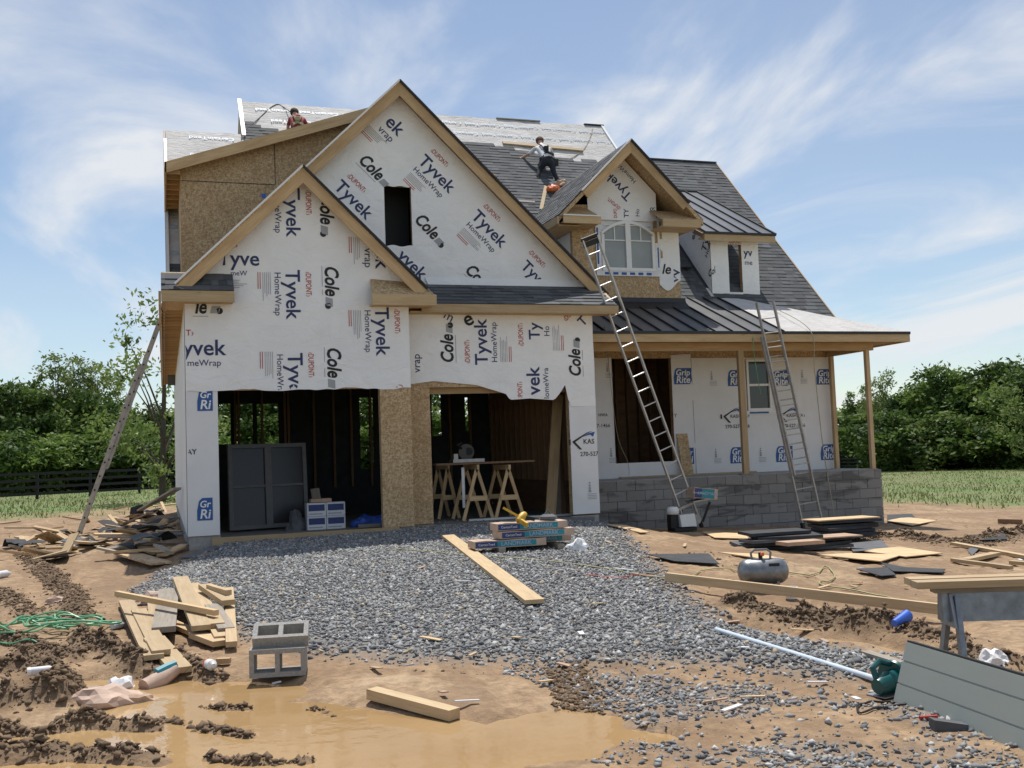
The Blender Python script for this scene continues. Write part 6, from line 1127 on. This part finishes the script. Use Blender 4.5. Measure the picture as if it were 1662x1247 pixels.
R3 = lambda px, py, o: BP(px, py, 1, 1.1, o)
J = dict(pelvis=R3(889, 260, .45), waist=R3(886, 252, .52), chest=R3(881, 243, .55), neck=R3(878, 235, .55), head=R3(876, 230, .55), crown=R3(875, 224, .55), shL=R3(870, 240, .5), elL=R3(859, 250, .28), haL=R3(848, 256, .06), fiL=R3(843, 258, .04), shR=R3(893, 243, .5), elR=R3(896, 250, .3), haR=R3(893, 256, .12), fiR=R3(891, 257, .08), hipL=R3(884, 265, .42), knL=R3(876, 275, .16), footL=R3(873, 288, .06), toeL=R3(873, 290, .03), hipR=R3(895, 266, .42), knR=R3(899, 280, .25), footR=R3(908, 299, .06), toeR=R3(911, 296, .04))
roofer('roofer in white shirt and dark trousers kneeling on the shingles, reaching out one arm', J, 'shirt_white', 'hair', 'strap')
J = dict(pelvis=R3(483, 212, .42), waist=R3(482, 205, .46), chest=R3(482, 196, .5), neck=R3(480, 188, .5), head=R3(478, 184, .5), crown=R3(477, 178, .5), shL=R3(471, 194, .48), elL=R3(468, 203, .35), haL=R3(467, 209, .2), fiL=R3(466, 212, .14), shR=R3(493, 195, .48), elR=R3(498, 203, .35), haR=R3(499, 209, .2), fiR=R3(500, 212, .14), hipL=R3(477, 216, .36), knL=R3(473, 219, .12), footL=R3(474, 232, .06), toeL=R3(474, 234, .04), hipR=R3(489, 216, .36), knR=R3(493, 219, .12), footR=R3(493, 232, .06), toeR=R3(494, 234, .04))
roofer('roofer in red shirt with harness crouching behind the sloping rake board', J, 'shirt_red', 'hair_dark', 'strap_tan')
def rplank(pa, pb, w, th, lb, m_='lumber_pale', o=.05): a, c = BP(*pa, 1, 1.1, o), BP(*pb, 1, 1.1, o); mb = MB(); mb.bar(a, c, w, th, (0, -1, 1)); tag(mb.build('roof_plank', m_, None, loc=a), lb, 'plank')
rplank((816, 232), (946, 244), .13, .05, 'long plank lying across the white roof underlayment behind the kneeling roofer', o=.09); rplank((836, 327), (868, 329), .08, .05, 'short toe board on the shingles beside the big gable rake', 'lumber_grey'); rplank((886, 303), (878, 341), .09, .05, 'short upright plank on the shingles below the kneeling roofer')
rplank((900, 375), (912, 371), .1, .05, 'small block of wood under the dormer eave', 'lumber') if False else None
crumple('tool_bag', 'rust coloured bag of debris in the roof valley by the dormer', 'bag', BP(899, 312, 1, 1.1, .05), (.16, .14, .18), 'orange', 1, 31); crumple('shingle_wrap', 'pale torn wrapper in the roof valley below the roofer', 'wrapper', BP(911, 303, 1, 1.1, .05), (.16, .14, .16), 'kraft', 1, 33); crumple('paper_scrap', 'small tan scrap on the shingles by the big gable rake', 'scrap', BP(801, 288, 1, 1.1, .03), (.1, .08, .08), 'kraft', 1, 35)
# roof jack bracket between the dormers
p = BP(1114, 440, 1, 1.1, .05); t = thing('roof_bracket', 'dark roof jack bracket on the shingles between the two dormers', 'bracket', p); mb = MB(); mb.bar(p+arr(-.14, 0, .08), p+arr(.14, 0, .08), .1, .02); mb.build('arm', 'black', t); mb = MB(); mb.bar(p, p+arr(0, -.05, .1), .05, .02); mb.build('strut', 'black', t)
# ================================================================== FENCES
def fence(pts, label, npost, h=1.35, rails=4):
    t = thing('paddock_fence', label, 'fence', (*pts[0], gz(*pts[0])))
    P_ = []
    for (a, c) in zip(pts[:-1], pts[1:]):
        n = max(2, int(math.hypot(c[0]-a[0], c[1]-a[1])/2.6))
        P_ += [(a[0]+(c[0]-a[0])*i/n, a[1]+(c[1]-a[1])*i/n) for i in range(n)]
    P_.append(pts[-1])
    for x, y in P_: z = gz(x, y); mb = MB(); mb.box(x-.07, x+.07, y-.07, y+.07, z-.2, z+h+.05); mb.build('post', 'fence_black', t)
    for (a, c) in zip(P_[:-1], P_[1:]):
        za, zc = gz(*a), gz(*c)
        for k in range(rails): z_ = .28+k*(h-.3)/(rails-1); mb = MB(); mb.bar((a[0], a[1]-.09, za+z_), (c[0], c[1]-.09, zc+z_), .03, .14); mb.build('rail', 'fence_black', t)
def far(px, dist): d = ray(px, 760); d = d/np.hypot(d[0], d[1]); return (CAM[0]+d[0]*dist, CAM[1]+d[1]*dist)
fence([far(-120, 58), far(60, 60), far(300, 64)], 'black four-rail paddock fence across the grass behind the scrap heap', 0)
fence([far(1365, 112), far(1425, 108)], 'black paddock fence in front of the trees beyond the porch', 0); fence([far(1425, 108), far(1500, 118)], 'black paddock fence running off behind the bushes beyond the porch', 0)
# ================================================================== TREES
def crown_mesh(name, n, rad, hz_, leaf, seed, lean=.0, hollow=.55, mat_='leaf', clumps=70, low=.0):
    r_ = np.random.default_rng(seed); C_ = []
    while len(C_) < clumps:
        v = r_.normal(size=3); v /= np.linalg.norm(v); k = r_.random()**(1/2.6); k = hollow+(1-hollow)*k if r_.random() < .75 else k
        p = v*k; p = np.array([p[0]*rad, p[1]*rad, p[2]*hz_]); p *= 1+.28*(r_.random()-.4); C_.append(p)
    C_ = np.array(C_); ci = r_.integers(0, clumps, n); cs = (rad*.23)*(.5+r_.random(clumps)); P = C_[ci]+r_.normal(0, .5, (n, 3))*cs[ci][:, None]*[1, 1, .75]; P[:, 2] += hz_+low
    P[:, 2] = np.maximum(P[:, 2], .1)
    a = r_.normal(size=(n, 3)); a /= np.linalg.norm(a, axis=1)[:, None]; b_ = np.cross(a, r_.normal(size=(n, 3))); b_ /= np.linalg.norm(b_, axis=1)[:, None]; s_ = leaf*(.6+.8*r_.random((n, 1)))
    V = np.stack([P-a*s_, P+b_*s_*.45, P+a*s_, P-b_*s_*.45], 1).reshape(-1, 3); F_ = np.arange(4*n).reshape(-1, 4); me_ = bpy.data.meshes.new(name); me_.from_pydata(V.tolist(), [], F_.tolist())
    tn = np.clip(.5+.34*r_.normal(size=clumps)[ci]+.2*r_.normal(size=n), 0, 1); ta = me_.attributes.new('tone', 'FLOAT', 'POINT'); ta.data.foreach_set('value', np.repeat(tn, 4).astype('f')); me_.materials.append(MATS[mat_]); return me_, C_+[0, 0, hz_+low]  # clump tones also paint in sunlit clumps and shaded gaps
def trunk_mesh(name, C_, h, r, seed):
    r_ = random.Random(seed); mb = MB(); top = (r_.uniform(-.3, .3), r_.uniform(-.3, .3), h); mb.tube([(0, 0, -.3), (top[0]*.4, top[1]*.4, h*.4), top], [r, r*.7, r*.25], 7)
    for c in C_[::4]:
        z0 = min(max(.15*h, c[2]*r_.uniform(.35, .6)), h*.95); k = z0/h; s_ = (top[0]*k, top[1]*k, z0); m_ = ((s_[0]+c[0])/2, (s_[1]+c[1])/2, (z0+c[2])/2+.1*h*.3); mb.tube([s_, m_, tuple(c)], [r*.35, r*.2, r*.05], 5, cap=False)
    o = mb.build(name, 'bark', None); me_ = o.data; bpy.data.objects.remove(o); return me_
KINDS = {}
for nm, n, rad, hz_, leaf, seed, hol, mt, cl in (('dense', 13000, 3.4, 4.2, .21, 1, .55, 'leaf', 90), ('dense2', 13000, 3.8, 3.8, .22, 2, .5, 'leaf', 80), ('light', 6000, 2.6, 5.2, .14, 3, .25, 'leaf_light', 110), ('bush', 10000, 3.6, 2.6, .19, 4, .5, 'leaf', 70), ('conifer', 9000, 1.7, 4.6, .15, 5, .3, 'leaf', 80), ('sparse', 3000, 2.6, 4.6, .13, 6, .35, 'leaf_light', 60)):
    cm_, C_ = crown_mesh('crown_'+nm, n, rad, hz_, leaf, seed, hollow=hol, mat_=mt, clumps=cl); zz_ = np.empty(len(cm_.vertices)*3); cm_.vertices.foreach_get('co', zz_); KINDS[nm] = (cm_, trunk_mesh('trunk_'+nm, C_, hz_*1.75, .17, seed), float(np.percentile(zz_[2::3], 99.3)))
def tree(kind, px, dist, hpx, label, group, yaw=None, wide=1., name='tree', cat='tree'):
    cm_, tm_, h0 = KINDS[kind]; x, y = far(px, dist); z = gz(x, y); H_ = hpx/FPX*float((arr(x, y, 1.5)-CAM)@fw); s_ = H_/h0; t = thing(name, label, cat, (x, y, z), group); a = random.uniform(0, 6.28) if yaw is None else yaw
    for nm, me_ in (('trunk', tm_), ('crown', cm_)): o = piece(nm, me_, t, (0, 0, 0), (0, 0, a), (s_*wide, s_*wide, s_))
GL, GR_ = 'trees in the woods behind the paddock fence', 'trees at the far edge of the field beyond the porch'
hor = lambda px: 766-.0366*(px-0)
def basepx(px, dist): x, y = far(px, dist); return hor(px)+(CAM[2]-gz(x, y))/float((arr(x, y, 1.5)-CAM)@fw)*FPX
def T(kind, px, dist, topy, label, group, wide=1.): tree(kind, px, dist, basepx(px, dist)-topy, label, group, wide=wide)
for kind, px, d, ty, w in (('dense', -40, 84, 630, 1.2), ('dense2', -110, 84, 632, 1.2), ('dense', -180, 84, 636, 1.2), ('dense', 20, 82, 628, 1.2), ('dense2', 62, 90, 640, 1.2), ('conifer', 50, 84, 622, 1.3), ('dense', 100, 88, 640, 1.2), ('dense2', 150, 84, 645, 1.2), ('dense', 195, 90, 668, 1.2), ('dense2', 240, 88, 665, 1.2), ('dense', 285, 92, 672, 1.2), ('dense2', 330, 95, 670, 1.2), ('bush', 10, 78, 700, 1.5), ('bush', 80, 79, 706, 1.5), ('bush', 215, 80, 700, 1.5), ('bush', 270, 81, 696, 1.5), ('bush', 150, 80, 704, 1.5), ('dense', 400, 96, 640, 1.3), ('dense2', 520, 98, 645, 1.3), ('dense', 600, 98, 635, 1.3), ('dense2', 460, 97, 645, 1.3), ('dense', 360, 97, 640, 1.2), ('dense2', 700, 98, 640, 1.3)): T(kind, px, d, ty, {'dense': 'dense dark green tree in the woods behind the paddock fence', 'dense2': 'broad dark green tree in the woods behind the paddock fence', 'conifer': 'narrow dark pointed tree in the woods behind the paddock fence', 'bush': 'low green bush at the foot of the woods behind the paddock fence'}[kind], GL+' '+kind, w)
T('light', 92, 86, 580, 'tall feathery pale green tree rising above the woods', None, 1.15); T('light', 128, 88, 584, 'second tall feathery pale green tree beside the first', None, 1.1); T('light', 162, 87, 596, 'shorter feathery pale green tree above the woods', None, 1.0)
T('sparse', 262, 46, 488, 'thin-leaved tree standing close behind the garage eave', None, 1.0)
for kind, px, d, ty, w in (('dense', 1375, 118, 668, 1.2), ('dense', 1470, 112, 660, 1.2), ('dense2', 1500, 106, 640, 1.1), ('dense', 1530, 104, 600, 1.1), ('dense2', 1575, 104, 618, 1.2), ('dense', 1618, 102, 596, 1.2), ('dense2', 1670, 100, 598, 1.3), ('dense', 1720, 100, 590, 1.3), ('dense2', 1770, 100, 600, 1.3), ('dense', 1830, 100, 596, 1.3), ('dense2', 1900, 102, 604, 1.3), ('dense', 1330, 122, 672, 1.2), ('dense2', 1240, 125, 676, 1.3), ('bush', 1560, 100, 680, 1.6), ('bush', 1620, 98, 676, 1.6), ('bush', 1665, 97, 670, 1.6), ('bush', 1365, 116, 700, 1.3), ('dense2', 1440, 122, 650, 1.3), ('bush', 1515, 104, 672, 1.5)): T(kind, px, d, ty, {'dense': 'dense dark green tree at the far edge of the field beyond the porch', 'dense2': 'broad dark green tree at the far edge of the field beyond the porch', 'bush': 'low dark bush at the far field edge beyond the porch'}[kind], GR_+' '+kind, w)
T('conifer', 1397, 112, 640, 'narrow dark evergreen beside the porch corner post', None, 1.2); T('light', 1440, 108, 604, 'tall feathery pale tree just past the porch corner post', None, 1.0); T('bush', 1460, 98, 668, 'broad pale green bush in front of the far trees past the porch', None, 1.7); T('sparse', 1680, 90, 570, 'sparse tall tree rising over the woods at the field edge', None, 1.0)
# ================================================================== GRASS
n = 60000; Xg = rng.random(n*4)*150-60; Yg = rng.random(n*4)*95+6; ed_ = np.hypot(Xg-4, (Yg+2)*.95); gm_ = sst(19, 25, ed_+fbm(Xg*.25, Yg*.25, 77)*12+fbm(Xg*1.4, Yg*1.4, 5)*5)
dep = (Xg-CAM[0])*fw[0]+(Yg-CAM[1])*fw[1]; lat = (Xg-CAM[0])*cr[0]+(Yg-CAM[1])*cr[1]; vis = (np.abs(lat/np.maximum(dep, 1)) < .55) & ~((Xg > -.5) & (Xg < 15) & (Yg < 18.5)) & ((lat/dep < -.28) | (lat/dep > .28))
kp = (rng.random(len(Xg)) < gm_*np.clip(40/dep, .1, 1)*.9+.012) & vis; Xg, Yg = Xg[kp][:n], Yg[kp][:n]; n = len(Xg); zg_ = terrain(Xg, Yg)
h_ = (.05+.13*rng.random(n))*(.4+vn(Xg*.3, Yg*.3, 9)); a = rng.random(n)*6.28; w_ = .012+.02*rng.random(n); lx, ly = rng.normal(0, .06, n), rng.normal(0, .06, n)
V = np.stack([np.stack([Xg-np.cos(a)*w_, Yg-np.sin(a)*w_, zg_-.02], -1), np.stack([Xg+np.cos(a)*w_, Yg+np.sin(a)*w_, zg_-.02], -1), np.stack([Xg+lx, Yg+ly, zg_+h_], -1)], 1).reshape(-1, 3); me = bpy.data.meshes.new('grass'); me.from_pydata(V.tolist(), [], np.arange(3*n).reshape(-1, 3).tolist())
ta = me.attributes.new('tone', 'FLOAT', 'POINT'); ta.data.foreach_set('value', np.repeat(np.clip(rng.normal(.5, .25, n), 0, 1), 3).astype('f')); me.materials.append(MATS['grass_blade']); o = bpy.data.objects.new('grass', me); COL.objects.link(o); stuff(o); o['label'] = 'rough green and straw grass of the field round the site'; o['category'] = 'grass'
for o in bpy.data.objects:
    for k in ('_o', '_s'):
        if k in o: del o[k]
